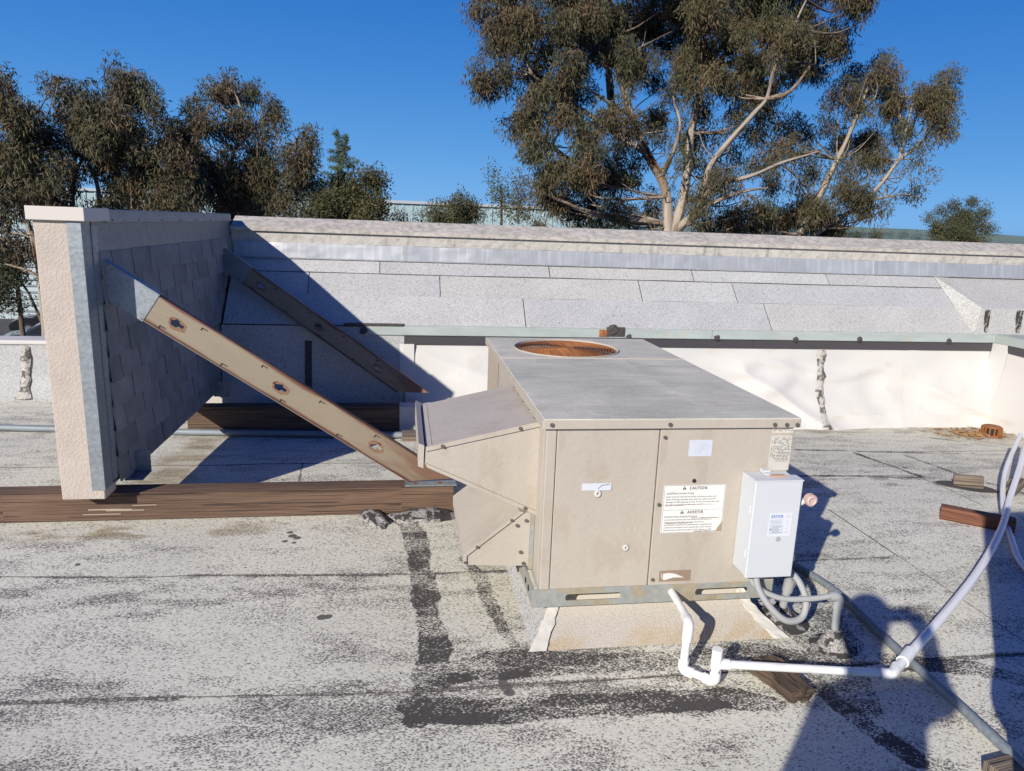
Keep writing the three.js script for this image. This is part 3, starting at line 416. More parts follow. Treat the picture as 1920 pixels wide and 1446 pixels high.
  for (let k = 0; k < 8; k++) { const a = k * Math.PI / 4 + 0.2; wires.push(cyl(V(fc.x, fc.y + 0.005, fc.z), V(fc.x + Math.cos(a) * fr, fc.y - 0.008, fc.z + Math.sin(a) * fr), 0.003, 0.003, 6)); }
  wires.push(new THREE.CylinderGeometry(0.05, 0.05, 0.006, 24).translate(fc.x, fc.y + 0.006, fc.z));
  add('fan_guard', uvm(merge(wires)), rustMat);
  add('fan_hub', new THREE.CylinderGeometry(0.075, 0.075, 0.09, 24).translate(fc.x, fc.y - 0.11, fc.z), rustMat);
  for (let k = 0; k < 4; k++) add('fan_blade', uvm(new THREE.BoxGeometry(0.22, 0.004, 0.15).rotateX(0.45).translate(0.18, -0.11, 0).rotateY(k * Math.PI / 2 + 0.5).translate(fc.x, fc.y, fc.z)), shroudMat);
  // outside-air hood (upper) and relief hood (lower)
  const hz0 = -2.93, hz1 = -3.66;
  const H1 = add('upper_hood', uvm(prism([[UX0, 0.925], [0.10, 0.815], [0.092, 0.745], [0.11, 0.735], [UX0, 0.505]], 'z', hz0, hz1), 'z'), hoodMat);
  const hp = (n, g, m = hoodMat) => { g.translate(-O.x, -O.y, -O.z); return mesh(n, g, m, H1); };
  hp('front_lip', uvm(prism([[0.094, 0.826], [0.07, 0.836], [0.068, 0.735], [0.09, 0.725]], 'z', hz0 + 0.008, hz1 - 0.008), 'z'));
  hp('edge_fold', uvm(prism([[UX0, 0.929], [0.10, 0.819], [0.10, 0.800], [UX0, 0.906]], 'z', hz0 + 0.009, hz0 - 0.001), 'x'), paintTrim); hp('edge_fold', uvm(prism([[0.10, 0.748], [UX0, 0.520], [UX0, 0.501], [0.105, 0.730]], 'z', hz0 + 0.009, hz0 - 0.001), 'x'), paintTrim);
  hp('seam', uvm(prism([[0.118, 0.8185], [0.126, 0.8205], [0.126, 0.823], [0.118, 0.821]], 'z', hz0, hz1), 'z'), paintTrim);
  for (const [x, y] of [[0.50, 0.899], [0.17, 0.823], [0.535, 0.535]]) hp('screw', new THREE.CylinderGeometry(0.008, 0.008, 0.008, 8).rotateX(Math.PI / 2).translate(x, y, hz0 + 0.012), screwMat);
  for (let k = 0; k < 5; k++) hp('screw', new THREE.SphereGeometry(0.006, 6, 5).translate(UX0 - 0.012, 0.928, hz0 - 0.06 - k * 0.15), screwMat);
  const H2 = add('lower_hood', uvm(prism([[UX0 - 0.02, 0.505], [0.515, 0.51], [0.272, 0.315], [0.272, 0.265], [UX0 - 0.02, 0.250]], 'z', hz0 - 0.01, hz1 + 0.02), 'z'), hoodMat);
  const hq = (n, g, m = hoodMat) => { g.translate(-O.x, -O.y, -O.z); return mesh(n, g, m, H2); };
  hq('edge_fold', uvm(prism([[0.517, 0.514], [0.270, 0.318], [0.270, 0.262], [0.284, 0.262], [0.284, 0.311], [0.535, 0.512]], 'z', hz0 - 0.001, hz0 - 0.012), 'x'), paintTrim);
  for (const [x, y] of [[0.48, 0.475], [0.33, 0.352], [0.278, 0.28], [0.545, 0.47], [0.505, 0.448], [0.525, 0.32], [0.54, 0.265]]) hq('screw', new THREE.CylinderGeometry(0.0075, 0.0075, 0.008, 8).rotateX(Math.PI / 2).translate(x, y, hz0 - 0.003), screwMat);
  hq('inner_frame', uvm(boxG(UX0 - 0.022, UX0 - 0.002, 0.235, 0.52, hz0 - 0.005, hz1 + 0.01), 'y'), railMat);
  // front screws
  for (const [x, y] of [[0.60, 0.962], [1.10, 0.961], [1.565, 0.958], [1.62, 0.957], [1.668, 0.957]]) add('screw', new THREE.CylinderGeometry(0.009, 0.009, 0.008, 8).rotateX(Math.PI / 2).translate(x, y, UZ0 + 0.022), screwMat);
  for (const [x, y] of [[1.088, 0.60], [1.088, 0.25], [1.09, 0.90]]) add('screw', new THREE.CylinderGeometry(0.008, 0.008, 0.008, 8).rotateX(Math.PI / 2).translate(x, y, UZ0 + 0.004), screwMat);
  for (const [x, y, s] of [[0.815, 0.655, 0.016], [0.955, 0.405, 0.014]]) { const g = new THREE.TorusGeometry(s * 0.6, s * 0.42, 6, 12); g.scale(1, 1.2, 0.4); add('sealant_blob', g.translate(x, y, UZ0 + 0.002), membraneMat); }
  add('knockout', new THREE.CylinderGeometry(0.009, 0.009, 0.004, 12).rotateX(Math.PI / 2).translate(1.237, 0.705, UZ0 + 0.002), darkMat);
  // base rails with fork slots
  const slot = (a, b) => { const p = new THREE.Path(), y0 = 0.165, y1 = 0.198, r = 0.014; p.moveTo(a + r, y0); p.lineTo(b - r, y0); p.absarc(b - r, y0 + r, r, -Math.PI / 2, 0); p.lineTo(b, y1 - r); p.absarc(b - r, y1 - r, r, 0, Math.PI / 2); p.lineTo(a + r, y1); p.absarc(a + r, y1 - r, r, Math.PI / 2, Math.PI); p.lineTo(a, y0 + r); p.absarc(a + r, y0 + r, r, Math.PI, Math.PI * 1.5); return p; };
  const rs = new THREE.Shape([[UX0 - 0.03, 0.142], [UX1 - 0.01, 0.142], [UX1 - 0.01, 0.222], [UX0 - 0.03, 0.222]].map((p) => new THREE.Vector2(...p))); rs.holes.push(slot(0.70, 0.95), slot(1.29, 1.54)); { const h = new THREE.Path(); h.absarc(1.183, 0.184, 0.023, 0, 7, false); rs.holes.push(h); }
  const rg = new THREE.ExtrudeGeometry(rs, { depth: 0.006, bevelEnabled: true, bevelSize: 0.0015, bevelThickness: 0.0015, bevelSegments: 1 }); rg.translate(0, 0, UZ0 - 0.002); add('base_rail', uvm(rg, 'x'), railMat);
  add('base_rail', uvm(boxG(UX0 - 0.03, UX0 - 0.022, 0.142, 0.225, UZ1, UZ0 - 0.003), 'z'), railMat); add('base_rail', uvm(boxG(UX1 - 0.01, UX1 - 0.002, 0.142, 0.225, UZ1, UZ0 - 0.003), 'z'), railMat); add('base_pan', uvm(boxG(UX0, UX1 - 0.02, 0.208, 0.216, UZ1, UZ0 - 0.01), 'x'), railMat);
  for (const z of [-2.86, -2.93]) add('rail_hole', new THREE.CylinderGeometry(0.014, 0.014, 0.004, 14).rotateZ(Math.PI / 2).translate(UX0 - 0.031, 0.185, z), darkMat);
  // labels
  const wear = (c, w, h, n, col) => { c.fillStyle = col; for (let i = 0; i < n; i++) { const x = rnd() * w, y = rnd() * h; c.beginPath(); c.moveTo(x, y); for (let k = 0; k < 5; k++) c.lineTo(x + rr(-0.03, 0.12) * w, y + rr(-0.012, 0.02) * h); c.fill(); } };
  const label = (n, x0, x1, y0, y1, t, zz = 0.0025, skew = 0) => { const g = boxG(x0, x1, y0, y1, UZ0 + 0.0005, UZ0 + zz), uv = g.attributes.uv, p = g.attributes.position; for (let i = 0; i < p.count; i++) uv.setXY(i, (p.getX(i) - x0) / (x1 - x0), (p.getY(i) - y0) / (y1 - y0)); return add(n, g, new THREE.MeshStandardMaterial({ map: t, roughness: 0.55 })); };
  label('caution_label', 1.105, 1.383, 0.467, 0.687, canvasTex(768, 608, (c, w, h) => {
    c.fillStyle = '#dcdad4'; c.fillRect(0, 0, w, h); c.strokeStyle = '#333'; c.lineWidth = 3; c.strokeRect(10, 6, w - 20, h - 12);
    const tri = (x, y) => { c.fillStyle = '#2c2c32'; c.beginPath(); c.moveTo(x, y); c.lineTo(x + 24, y - 44); c.lineTo(x + 48, y); c.fill(); c.fillStyle = '#dcdad4'; c.fillRect(x + 21, y - 28, 6, 16); c.fillRect(x + 21, y - 9, 6, 5); };
    c.textAlign = 'center'; c.fillStyle = '#2c2c32'; c.font = 'bold 50px sans-serif'; c.fillText('CAUTION', w / 2 + 45, 58); tri(230, 58); c.fillRect(10, 70, w - 20, 3);
    c.textAlign = 'left'; c.fillStyle = '#3c4454'; c.font = 'bold 27px sans-serif'; c.fillText('HANDLING INSTRUCTIONS', 34, 116); c.font = 'bold 24px sans-serif';
    ['Forks must be inserted 42 inches minimum under unit.', 'When hoisting, spreader bars must be used to prevent', 'damage to sides and top of unit. Do not lift more than two', '(2) units at a time from this side.'].forEach((s, i) => c.fillText(s, 34, 156 + i * 33, w - 80));
    c.fillStyle = '#2c2c32'; c.fillRect(10, 312, w - 20, 3); c.textAlign = 'center'; c.font = 'bold 50px sans-serif'; c.fillText('AVERTIR', w / 2 + 30, 362); tri(226, 362); c.fillRect(10, 374, w - 20, 3);
    c.textAlign = 'left'; c.fillStyle = '#3c4454'; c.font = 'bold 25px sans-serif'; c.fillText('INSTRUCTIONS DE MANUTENTION', 34, 410); c.font = 'bold 23px sans-serif';
    ['Les fourches doivent être introduites de 42 pouces au', 'moins sous l\'unité. Avec un palan, des barres', 'd\'écartement doivent être utilisées pour empêcher les', 'avaries sur les côtés et sur le dessus de l\'unité. Ne pas', 'soulever plus de deux (2) unités à la fois depuis ce côté.'].forEach((s, i) => c.fillText(s, 34, 446 + i * 33, w - 80));
    wear(c, w, 250, 3, '#a08c7a'); c.fillStyle = '#9b8775'; for (const [x, y, l] of [[30, 255, 220], [230, 245, 420], [60, 478, 330], [380, 418, 340], [420, 590, 300]]) { c.beginPath(); c.moveTo(x, y); for (let k = 0; k <= 12; k++) c.lineTo(x + l * k / 12, y + rr(-7, 3)); for (let k = 12; k >= 0; k--) c.lineTo(x + l * k / 12, y + rr(4, 11)); c.fill(); }
    c.beginPath(); c.moveTo(w, 470); c.lineTo(w - 60, 560); c.lineTo(w - 70, 590); c.lineTo(w, 608); c.fill();
  }));
  const scribble = (bg, n) => canvasTex(256, 256, (c, w, h) => { c.fillStyle = bg; c.fillRect(0, 0, w, h); c.fillStyle = '#5d5a55'; for (let k = 0; k < n; k++) { let x = 10; while (x < w - 20) { const l = rr(6, 40); if (rnd() < 0.72) c.fillRect(x, 14 + k * (h * 0.72 / n), l, h * 0.3 / n); x += l + rr(3, 14); } } });
  label('rating_plate', 1.567, 1.663, 0.748, 0.903, scribble('#c3bfb4', 17)); label('information_label', 1.57, 1.663, 0.915, 0.939, scribble('#c9c4b8', 3));
  label('blank_sticker', 1.200, 1.303, 0.815, 0.887, canvasTex(128, 96, (c, w, h) => { c.fillStyle = '#c3c7d0'; c.fillRect(0, 0, w, h); c.strokeStyle = '#a9afbc'; c.lineWidth = 1.5; for (let k = 0; k < 9; k++) { c.beginPath(); c.moveTo(rr(0, w), rr(0, h)); c.lineTo(rr(0, w), rr(0, h)); c.stroke(); } })); label('torn_sticker', 0.745, 0.872, 0.670, 0.702, canvasTex(128, 32, (c, w, h) => { c.fillStyle = '#c9ccd3'; c.fillRect(0, 0, w, h); c.strokeStyle = '#6d665e'; c.lineWidth = 3; c.beginPath(); c.moveTo(70, 26); c.lineTo(86, 10); c.lineTo(120, 5); c.stroke(); }));
  label('torn_label', 1.117, 1.262, 0.238, 0.290, canvasTex(256, 96, (c, w, h) => { c.fillStyle = '#8f7b69'; c.fillRect(0, 0, w, h); c.fillStyle = '#d5d2cc'; c.beginPath(); c.moveTo(14, 4); c.lineTo(34, 84); c.lineTo(30, 26); c.lineTo(80, 20); c.lineTo(130, 30); c.lineTo(206, 66); c.lineTo(120, 62); c.lineTo(40, 84); c.lineTo(20, 60); c.fill(); }));
}
// curb below the unit
{
  const K = thing('roof_curb', 'roofing wrapped curb with flared base and white sealed corners under the unit', 'curb', [1.1, 0, -3.8]);
  const k = { x0: 0.66, x1: 1.56, z0: -2.86, z1: -4.75, y: 0.142 }, fl = 0.12;
  const face = (a, b, c, d, n, m) => { const g = grid(16, 6, (u, v) => { const t = a.clone().lerp(b, u), q = d.clone().lerp(c, u), p = t.lerp(q, v); const s = Math.pow(v, 1.8); const top = a.clone().lerp(b, u), bot = d.clone().lerp(c, u); return [top.x + (bot.x - top.x) * s, top.y + (bot.y - top.y) * v, top.z + (bot.z - top.z) * s]; }, (p) => [p[0] + p[2], p[1]]); g.translate(-1.1, 0, 3.8); return mesh(n, g, m, K); };
  const cTex = tex(512, 128, (u, v) => { const i = Math.floor(u * 512), j = Math.floor(v * 128), t = 0.8 + 0.35 * hash(i, j, 3), st = sm(0.42, 0.7, fbm(u * 9, v * 2.5, 5, 4)) * sm(0.5, 0.1, v) * 0.7; return [0.52 * t * (1 - 0.08 * st), 0.47 * t * (1 - 0.22 * st), 0.405 * t * (1 - 0.45 * st), hash(i, j, 4)]; }, [1.1, 0.15]);
  const cm = tmat(cTex, 0.002, 0.95);
  face(V(k.x0, k.y, k.z0), V(k.x1, k.y, k.z0), V(k.x1 + fl, 0.006, k.z0 + 0.21), V(k.x0 - fl, 0.006, k.z0 + 0.21), 'front_flashing', cm);
  face(V(k.x0, k.y, k.z1), V(k.x0, k.y, k.z0), V(k.x0 - fl, 0.006, k.z0 + 0.21), V(k.x0 - fl, 0.006, k.z1 - fl), 'side_flashing', sheetMatC); face(V(k.x1, k.y, k.z0), V(k.x1, k.y, k.z1), V(k.x1 + fl, 0.006, k.z1 - fl), V(k.x1 + fl, 0.006, k.z0 + 0.21), 'side_flashing', sheetMatC);
  const top = boxG(k.x0, k.x1, 0.0, k.y - 0.001, k.z1, k.z0 - 0.004); top.translate(-1.1, 0, 3.8); mesh('curb_frame', top, darkWoodMat, K);
  const corner = (s) => { const g = grid(4, 24, (u, v) => { const q = Math.pow(v, 1.8), w = (0.035 + 0.04 * v) * (0.8 + 0.4 * noise(v * 8, s, 4)), x = (s < 0 ? k.x0 - fl * q : k.x1 + fl * q) + (u - 0.5) * w - s * w * 0.3, n = 0.010 * noise(u * 9, v * 22, 6); return [x, k.y + (0.006 - k.y) * v + 0.004 + n * 0.5, k.z0 + 0.21 * q + 0.006 + n]; }, (p) => [p[0], p[1]]); g.translate(-1.1, 0, 3.8); return mesh('sealed_corner', g, mat([0.60, 0.57, 0.51], 0.9), K); };
  corner(-1); corner(1);
}
// disconnect switch on the unit
{
  const D = thing('disconnect_switch', 'pale grey electrical disconnect box with side handle fixed to the unit front', 'switch box', [1.555, 0.31, -2.7]);
  const O = D.position, add = (n, g, m, p) => { g.translate(-O.x, -O.y, -O.z); return mesh(n, g, m, p ?? D); };
  add('enclosure', rboxG(1.452, 1.654, 0.312, 0.742, -2.768, -2.652, 0.005), boxPaint); const cov = add('cover', rboxG(1.448, 1.660, 0.309, 0.748, -2.653, -2.635, 0.005), boxPaint);
  add('rain_lip', rboxG(1.446, 1.662, 0.744, 0.750, -2.70, -2.633, 0.002), boxPaint); add('latch', boxG(1.660, 1.668, 0.38, 0.41, -2.66, -2.64), screwMat);
  add('hasp', merge([boxG(1.52, 1.60, 0.748, 0.756, -2.72, -2.70), boxG(1.525, 1.555, 0.748, 0.764, -2.755, -2.72)]), boxPaint); add('rusty_bracket', rboxG(1.535, 1.60, 0.7485, 0.758, -2.695, -2.668, 0.003), mat([0.45, 0.30, 0.22], 0.8));
  for (const y of [0.60, 0.40]) add('hinge', cyl(V(1.450, y, -2.66), V(1.450, y + 0.035, -2.66), 0.005), boxPaint);
  const lt = canvasTex(256, 256, (c, w, h) => { c.fillStyle = '#cfd3da'; c.fillRect(0, 0, w, h); c.fillStyle = '#2668b0'; c.font = 'bold 42px sans-serif'; c.fillText('EATON', 16, 52); c.fillStyle = '#8a8f98'; for (let i = 0; i < 4; i++) c.fillRect(8, 74 + i * 14, 150 - 20 * (i % 2), 4); c.strokeStyle = '#66707c'; c.lineWidth = 3; c.strokeRect(16, 136, 140, 84); c.fillStyle = '#6d7886'; for (let i = 0; i < 7; i++) c.fillRect(36, 146 + i * 11, 112 - (i % 3) * 14, 4); c.fillStyle = '#3a4450'; c.beginPath(); c.arc(26, 178, 8, 0, 7); c.fill(); c.fillStyle = '#c9b4b4'; c.font = 'bold 34px sans-serif'; c.fillText('ON', 184, 52); c.fillText('OFF', 176, 226); c.strokeStyle = '#b9bdc4'; c.lineWidth = 4; c.beginPath(); c.moveTo(210, 84); c.lineTo(210, 176); c.moveTo(198, 100); c.lineTo(210, 82); c.lineTo(222, 100); c.moveTo(198, 160); c.lineTo(210, 178); c.lineTo(222, 160); c.stroke(); });
  { const x0 = 1.527, x1 = 1.628, y0 = 0.50, y1 = 0.605, g = boxG(x0, x1, y0, y1, -2.6352, -2.6338), p = g.attributes.position, uv = g.attributes.uv; for (let i = 0; i < p.count; i++) uv.setXY(i, (p.getX(i) - x0) / (x1 - x0), (p.getY(i) - y0) / (y1 - y0)); add('face_label', g, new THREE.MeshStandardMaterial({ map: lt, roughness: 0.5 })); }
  add('round_sticker', new THREE.CylinderGeometry(0.0115, 0.0115, 0.002, 20).rotateX(Math.PI / 2).translate(1.577, 0.487, -2.6342), mat([0.36, 0.37, 0.38], 0.6));
  // handle: plate, arm, pink faded grip
  add('handle_plate', prism([[0.50, -2.70], [0.535, -2.655], [0.62, -2.655], [0.66, -2.68], [0.66, -2.72], [0.56, -2.74], [0.50, -2.72]], 'x', 1.655, 1.672), boxPaint);
  const arm = add('handle_arm', merge([cyl(V(1.66, 0.615, -2.68), V(1.705, 0.65, -2.665), 0.013, 0.011)]), boxPaint); add('handle_grip', new THREE.CylinderGeometry(0.026, 0.028, 0.02, 20).rotateX(Math.PI / 2).translate(1.715, 0.652, -2.655), mat([0.50, 0.36, 0.32], 0.6)); add('handle_grip', new THREE.TorusGeometry(0.017, 0.005, 6, 20).translate(1.715, 0.652, -2.643), mat([0.55, 0.42, 0.38], 0.6));
}

// ------------------------------------------------------------------ pipes
function pvcPipe(name, label, runs, fittings, m, r, cat = 'pipe', group) {
  const G = thing(name, label, cat, runs[0][0], group); const o = V(...runs[0][0]);
  for (const p of runs) mesh('pipe', tubeG(p, r, p.length > 2 ? 48 : 2, 14).translate(-o.x, -o.y, -o.z), m, G);
  for (const f of fittings) mesh('fitting', (f.length > 2 ? tubeG(f, r * 1.28, 14, 14) : cyl(V(...f[0]), V(...f[1]), r * 1.28)).translate(-o.x, -o.y, -o.z), m, G);
  return G;
}
{
  const r = 0.0165;
  pvcPipe('condensate_drain', 'white plastic condensate drain with trap coming out of the unit base rail', [
    [[1.184, 0.186, -2.80], [1.160, 0.20, -2.58], [1.136, 0.212, -2.47]],
    [[1.130, 0.195, -2.452], [1.120, 0.05, -2.440]], [[1.12, 0.030, -2.435], [1.205, 0.030, -2.355]], [[1.212, 0.03, -2.35], [1.214, 0.165, -2.353]],
    [[1.214, 0.105, -2.352], [1.93, 0.060, -2.285]]],
  [[[1.150, 0.206, -2.53], [1.136, 0.214, -2.465], [1.131, 0.195, -2.452], [1.128, 0.15, -2.45]], [[1.121, 0.075, -2.441], [1.119, 0.04, -2.438], [1.126, 0.029, -2.43], [1.152, 0.029, -2.405]], [[1.18, 0.029, -2.38], [1.206, 0.029, -2.355], [1.213, 0.04, -2.35], [1.2135, 0.075, -2.351]], [[1.2135, 0.085, -2.352], [1.2142, 0.168, -2.353]], [[1.225, 0.104, -2.351], [1.265, 0.102, -2.347]], [[1.875, 0.063, -2.290], [1.925, 0.060, -2.286], [1.945, 0.062, -2.297], [1.975, 0.064, -2.325]]], pvcMat, r);
  pvcPipe('drain_pipe', 'long white plastic pipe rising from the trap elbow across the roof', [[[1.935, 0.062, -2.29], [2.39, 0.075, -2.61], [2.94, 0.085, -3.02], [3.53, 0.085, -3.52], [4.0, 0.10, -3.97], [4.43, 0.13, -4.37], [5.2, 0.20, -5.1]]], [[[2.02, 0.065, -2.35], [2.10, 0.068, -2.41]]], pvcMat, 0.0195);
  pvcPipe('drain_pipe', 'second white plastic pipe curving away beside the long one past wood blocks', [[[5.1, 0.19, -5.08], [4.35, 0.10, -4.40], [3.86, 0.05, -3.86], [3.55, 0.03, -3.45], [3.36, 0.025, -3.17], [3.2, 0.025, -2.7], [3.15, 0.025, -2.2]]], [], pvcMat, 0.0165);
  tag(mesh('metal_conduit', uvm(tubeG([[2.02, 0.02, -3.5], [2.13, 0.025, -3.03], [2.10, 0.03, -2.50], [2.085, 0.035, -2.11], [2.05, 0.035, -1.4], [2.05, 0.035, -0.9]], 0.019, 40, 12), 'z'), conduitMat), 'grey metal conduit lying on the roof under the white pipe', 'conduit');
  // flexible conduit and riser
  const hose = (name, label, pts, rad) => { const c = curve(pts), n = 260, g = new THREE.TubeGeometry(c, n, rad, 10), p = g.attributes.position, q = V(); for (let i = 0; i <= n; i++) { c.getPointAt(i / n, q); const k = 1 + 0.045 * Math.sin(i * 1.9); for (let j = 0; j <= 10; j++) { const t = i * 11 + j; p.setXYZ(t, q.x + (p.getX(t) - q.x) * k, q.y + (p.getY(t) - q.y) * k, q.z + (p.getZ(t) - q.z) * k); } } g.computeVertexNormals(); return tag(mesh(name, g, greyPvc), label, 'conduit'); };
  hose('flexible_conduit', 'grey flexible conduit looping from the switch box down to the roof riser', [[1.53, 0.32, -2.70], [1.535, 0.25, -2.68], [1.58, 0.17, -2.64], [1.65, 0.115, -2.61], [1.725, 0.12, -2.62], [1.755, 0.18, -2.65], [1.74, 0.25, -2.70], [1.728, 0.265, -2.74], [1.73, 0.235, -2.76]], 0.0145);
  hose('flexible_conduit', 'grey flexible conduit running level from under the switch box to the riser elbow', [[1.50, 0.32, -2.72], [1.53, 0.245, -2.70], [1.62, 0.205, -2.65], [1.74, 0.215, -2.61], [1.83, 0.235, -2.59]], 0.0125);
  const R = thing('conduit_riser', 'grey plastic conduit riser with elbow set in a tarred cone on the roof', 'conduit', [1.862, 0, -2.575]);
  mesh('riser_pipe', cyl(V(0, 0.03, 0), V(0, 0.20, -0.01), 0.0165), greyPvc, R); mesh('elbow', tubeG([[-0.045, 0.235, -0.012], [-0.012, 0.234, -0.011], [0.0, 0.22, -0.011], [0, 0.18, -0.01]], 0.022, 14, 12), greyPvc, R);
  mesh('tar_cone', uvm(new THREE.LatheGeometry([[0.10, 0.004], [0.07, 0.012], [0.045, 0.045], [0.028, 0.085], [0.02, 0.088]].map((p) => new THREE.Vector2(...p)), 20)), tarMat, R);
  const S = thing('conduit_riser', 'short grey conduit stub beside the switch box rising from a tar mound', 'conduit', [1.735, 0, -2.80]);
  mesh('riser_pipe', cyl(V(0, 0.02, 0), V(0, 0.235, 0.04), 0.018), greyPvc, S); mesh('coupling', cyl(V(0, 0.17, 0.03), V(0, 0.225, 0.04), 0.024), greyPvc, S); mesh('tar_cone', uvm(new THREE.LatheGeometry([[0.13, 0.004], [0.09, 0.02], [0.05, 0.05], [0.025, 0.08]].map((p) => new THREE.Vector2(...p)), 18)), tarMat, S);
}
// ------------------------------------------------------------------ blocks, drain
{
  const block = (label, w, h, d, pos, ry, m, rx = 0, name = 'wood_block') => { const g = new RoundedBoxGeometry(w, h, d, 2, 0.004), p = g.attributes.position; for (let i = 0; i < p.count; i++) { const k = 0.003; p.setXYZ(i, p.getX(i) + k * (noise(p.getY(i) * 60, p.getZ(i) * 60, 3) - 0.5), p.getY(i) + k * (noise(p.getX(i) * 50, p.getZ(i) * 50, 4) - 0.5), p.getZ(i)); } const o = mesh(name, uvm(g, 'x', [rnd(), rnd()]), m); o.position.set(...pos); o.rotation.set(rx, ry, 0); return tag(o, label, 'wood block'); };
  block('long reddish wood block lying on the roof beside the pipes', 0.40, 0.085, 0.085, [3.58, 0.045, -3.76], -0.68, redWoodMat);
  block('small grey wood block standing in an oval tar patch', 0.19, 0.09, 0.04, [4.08, 0.038, -4.42], -0.5, oldWoodMat, -0.15);
  block('weathered wood block tilted under the two white pipes', 0.26, 0.055, 0.09, [4.30, 0.055, -4.26], 0.55, oldWoodMat, 0.25);
  block('wood block under the grey conduit near its end', 0.14, 0.04, 0.09, [2.02, 0.022, -1.80], 0.15, oldWoodMat);
  // dark rotten piece: split and irregular
  const g = new THREE.BoxGeometry(0.10, 0.05, 0.22, 6, 4, 10), p = g.attributes.position; for (let i = 0; i < p.count; i++) { const x = p.getX(i), y = p.getY(i), z = p.getZ(i), n = noise(x * 40, z * 18, 5) - 0.5, n2 = noise(x * 90, z * 30 + y * 40, 8) - 0.5; p.setXYZ(i, x + 0.02 * n + z * 0.06, y + 0.02 * n2 + (y > 0 ? 0.018 * n : 0), z + 0.03 * (noise(x * 50, y * 50, 9) - 0.5)); } g.computeVertexNormals();
  const o = tag(mesh('wood_block', uvm(g, 'z'), darkWoodMat), 'dark rotten wood piece on the roof below the white pipe', 'wood block'); o.position.set(1.49, 0.028, -2.34); o.rotation.y = 0.28;
  const patch = new THREE.Shape(); for (let k = 0; k <= 28; k++) { const a = k / 28 * Math.PI * 2, r = 1 + 0.12 * (noise(Math.cos(a) * 3, Math.sin(a) * 3, 4) - 0.5); const x = Math.cos(a) * 0.19 * r, y = Math.sin(a) * 0.085 * r; k ? patch.lineTo(x, y) : patch.moveTo(x, y); }
  const pg = new THREE.ExtrudeGeometry(patch, { depth: 0.008, bevelEnabled: true, bevelSize: 0.006, bevelThickness: 0.004, bevelSegments: 2 }); pg.rotateX(-Math.PI / 2);
  const po = tag(mesh('tar_patch', uvm(pg), tarBlack), 'oval dark tar patch beneath the small grey wood block', 'patch'); po.position.set(4.08, -0.012, -4.42); po.rotation.y = -0.6;
  const tl = new THREE.SphereGeometry(1, 24, 14), tp = tl.attributes.position; for (let i = 0; i < tp.count; i++) { const n = 0.8 + 0.4 * noise(tp.getX(i) * 3 + 5, tp.getZ(i) * 3 + tp.getY(i) * 2, 5); tp.setXYZ(i, tp.getX(i) * 0.20 * n, tp.getY(i) * 0.045 * n, tp.getZ(i) * 0.09 * n); } tl.computeVertexNormals();
  const mound = tag(mesh('tar_mound', uvm(tl), tarMat), 'speckled tar mound at the end of the timber beam', 'patch'); mound.position.set(0.12, 0.01, -4.08);
  const m2 = mound.clone(); m2.name = numbered('tar_mound'); m2.userData = { label: 'smaller speckled tar mound at the brace foot', category: 'patch' }; m2.position.set(-0.16, 0.012, -4.07); m2.rotation.y = 2; m2.scale.set(0.7, 0.9, 0.8); scene.add(m2);
  const yd = roofY(5.75, -6.05);
  const dr = thing('roof_drain', 'rusty slotted roof drain strainer among dry leaves by the white membrane', 'drain', [5.72, yd, -6.03]);
  mesh('strainer_base', new THREE.CylinderGeometry(0.10, 0.12, 0.02, 24).translate(0, 0.012, 0), rustMat, dr); mesh('strainer_cap', new THREE.CylinderGeometry(0.075, 0.085, 0.015, 24).translate(0, 0.095, 0), rustMat, dr);
  for (let k = 0; k < 14; k++) { const a = k / 14 * Math.PI * 2; mesh('strainer_bar', boxG(-0.006, 0.006, 0, 0.075, -0.004, 0.012).translate(0, 0.018, 0.08).rotateY(a), rustMat, dr); }
  mesh('strainer_core', new THREE.CylinderGeometry(0.055, 0.055, 0.07, 16).translate(0, 0.05, 0), darkMat, dr);
  const lg = new THREE.BufferGeometry(); lg.setAttribute('position', new THREE.Float32BufferAttribute([0, 0, -0.05, 0.014, 0.006, 0, 0, 0, 0.05, -0.014, 0.006, 0], 3)); lg.setIndex([0, 2, 1, 0, 3, 2]); lg.computeVertexNormals();
  const lv = new THREE.InstancedMesh(lg, new THREE.MeshStandardMaterial({ color: new THREE.Color().setRGB(0.36, 0.20, 0.09), roughness: 0.9, side: THREE.DoubleSide }), 150); lv.name = 'dry_leaves'; lv.userData = { kind: 'stuff', label: 'scattered dry brown leaves around the roof drain', category: 'leaves' };
  const mm = new THREE.Matrix4(); for (let i = 0; i < 150; i++) { const x = 5.55 + rr(-0.35, 0.35) * (0.3 + rnd()), z = -6.08 + rr(-0.2, 0.2) * (0.4 + rnd()); mm.compose(V(x, roofY(x, z) + rr(0.006, 0.02), z), new THREE.Quaternion().setFromEuler(new THREE.Euler(rr(-0.4, 0.4), rr(0, 6.3), rr(-0.4, 0.4))), V(1, 1, 1).multiplyScalar(rr(0.5, 1.2))); lv.setMatrixAt(i, mm); } scene.add(lv);
}

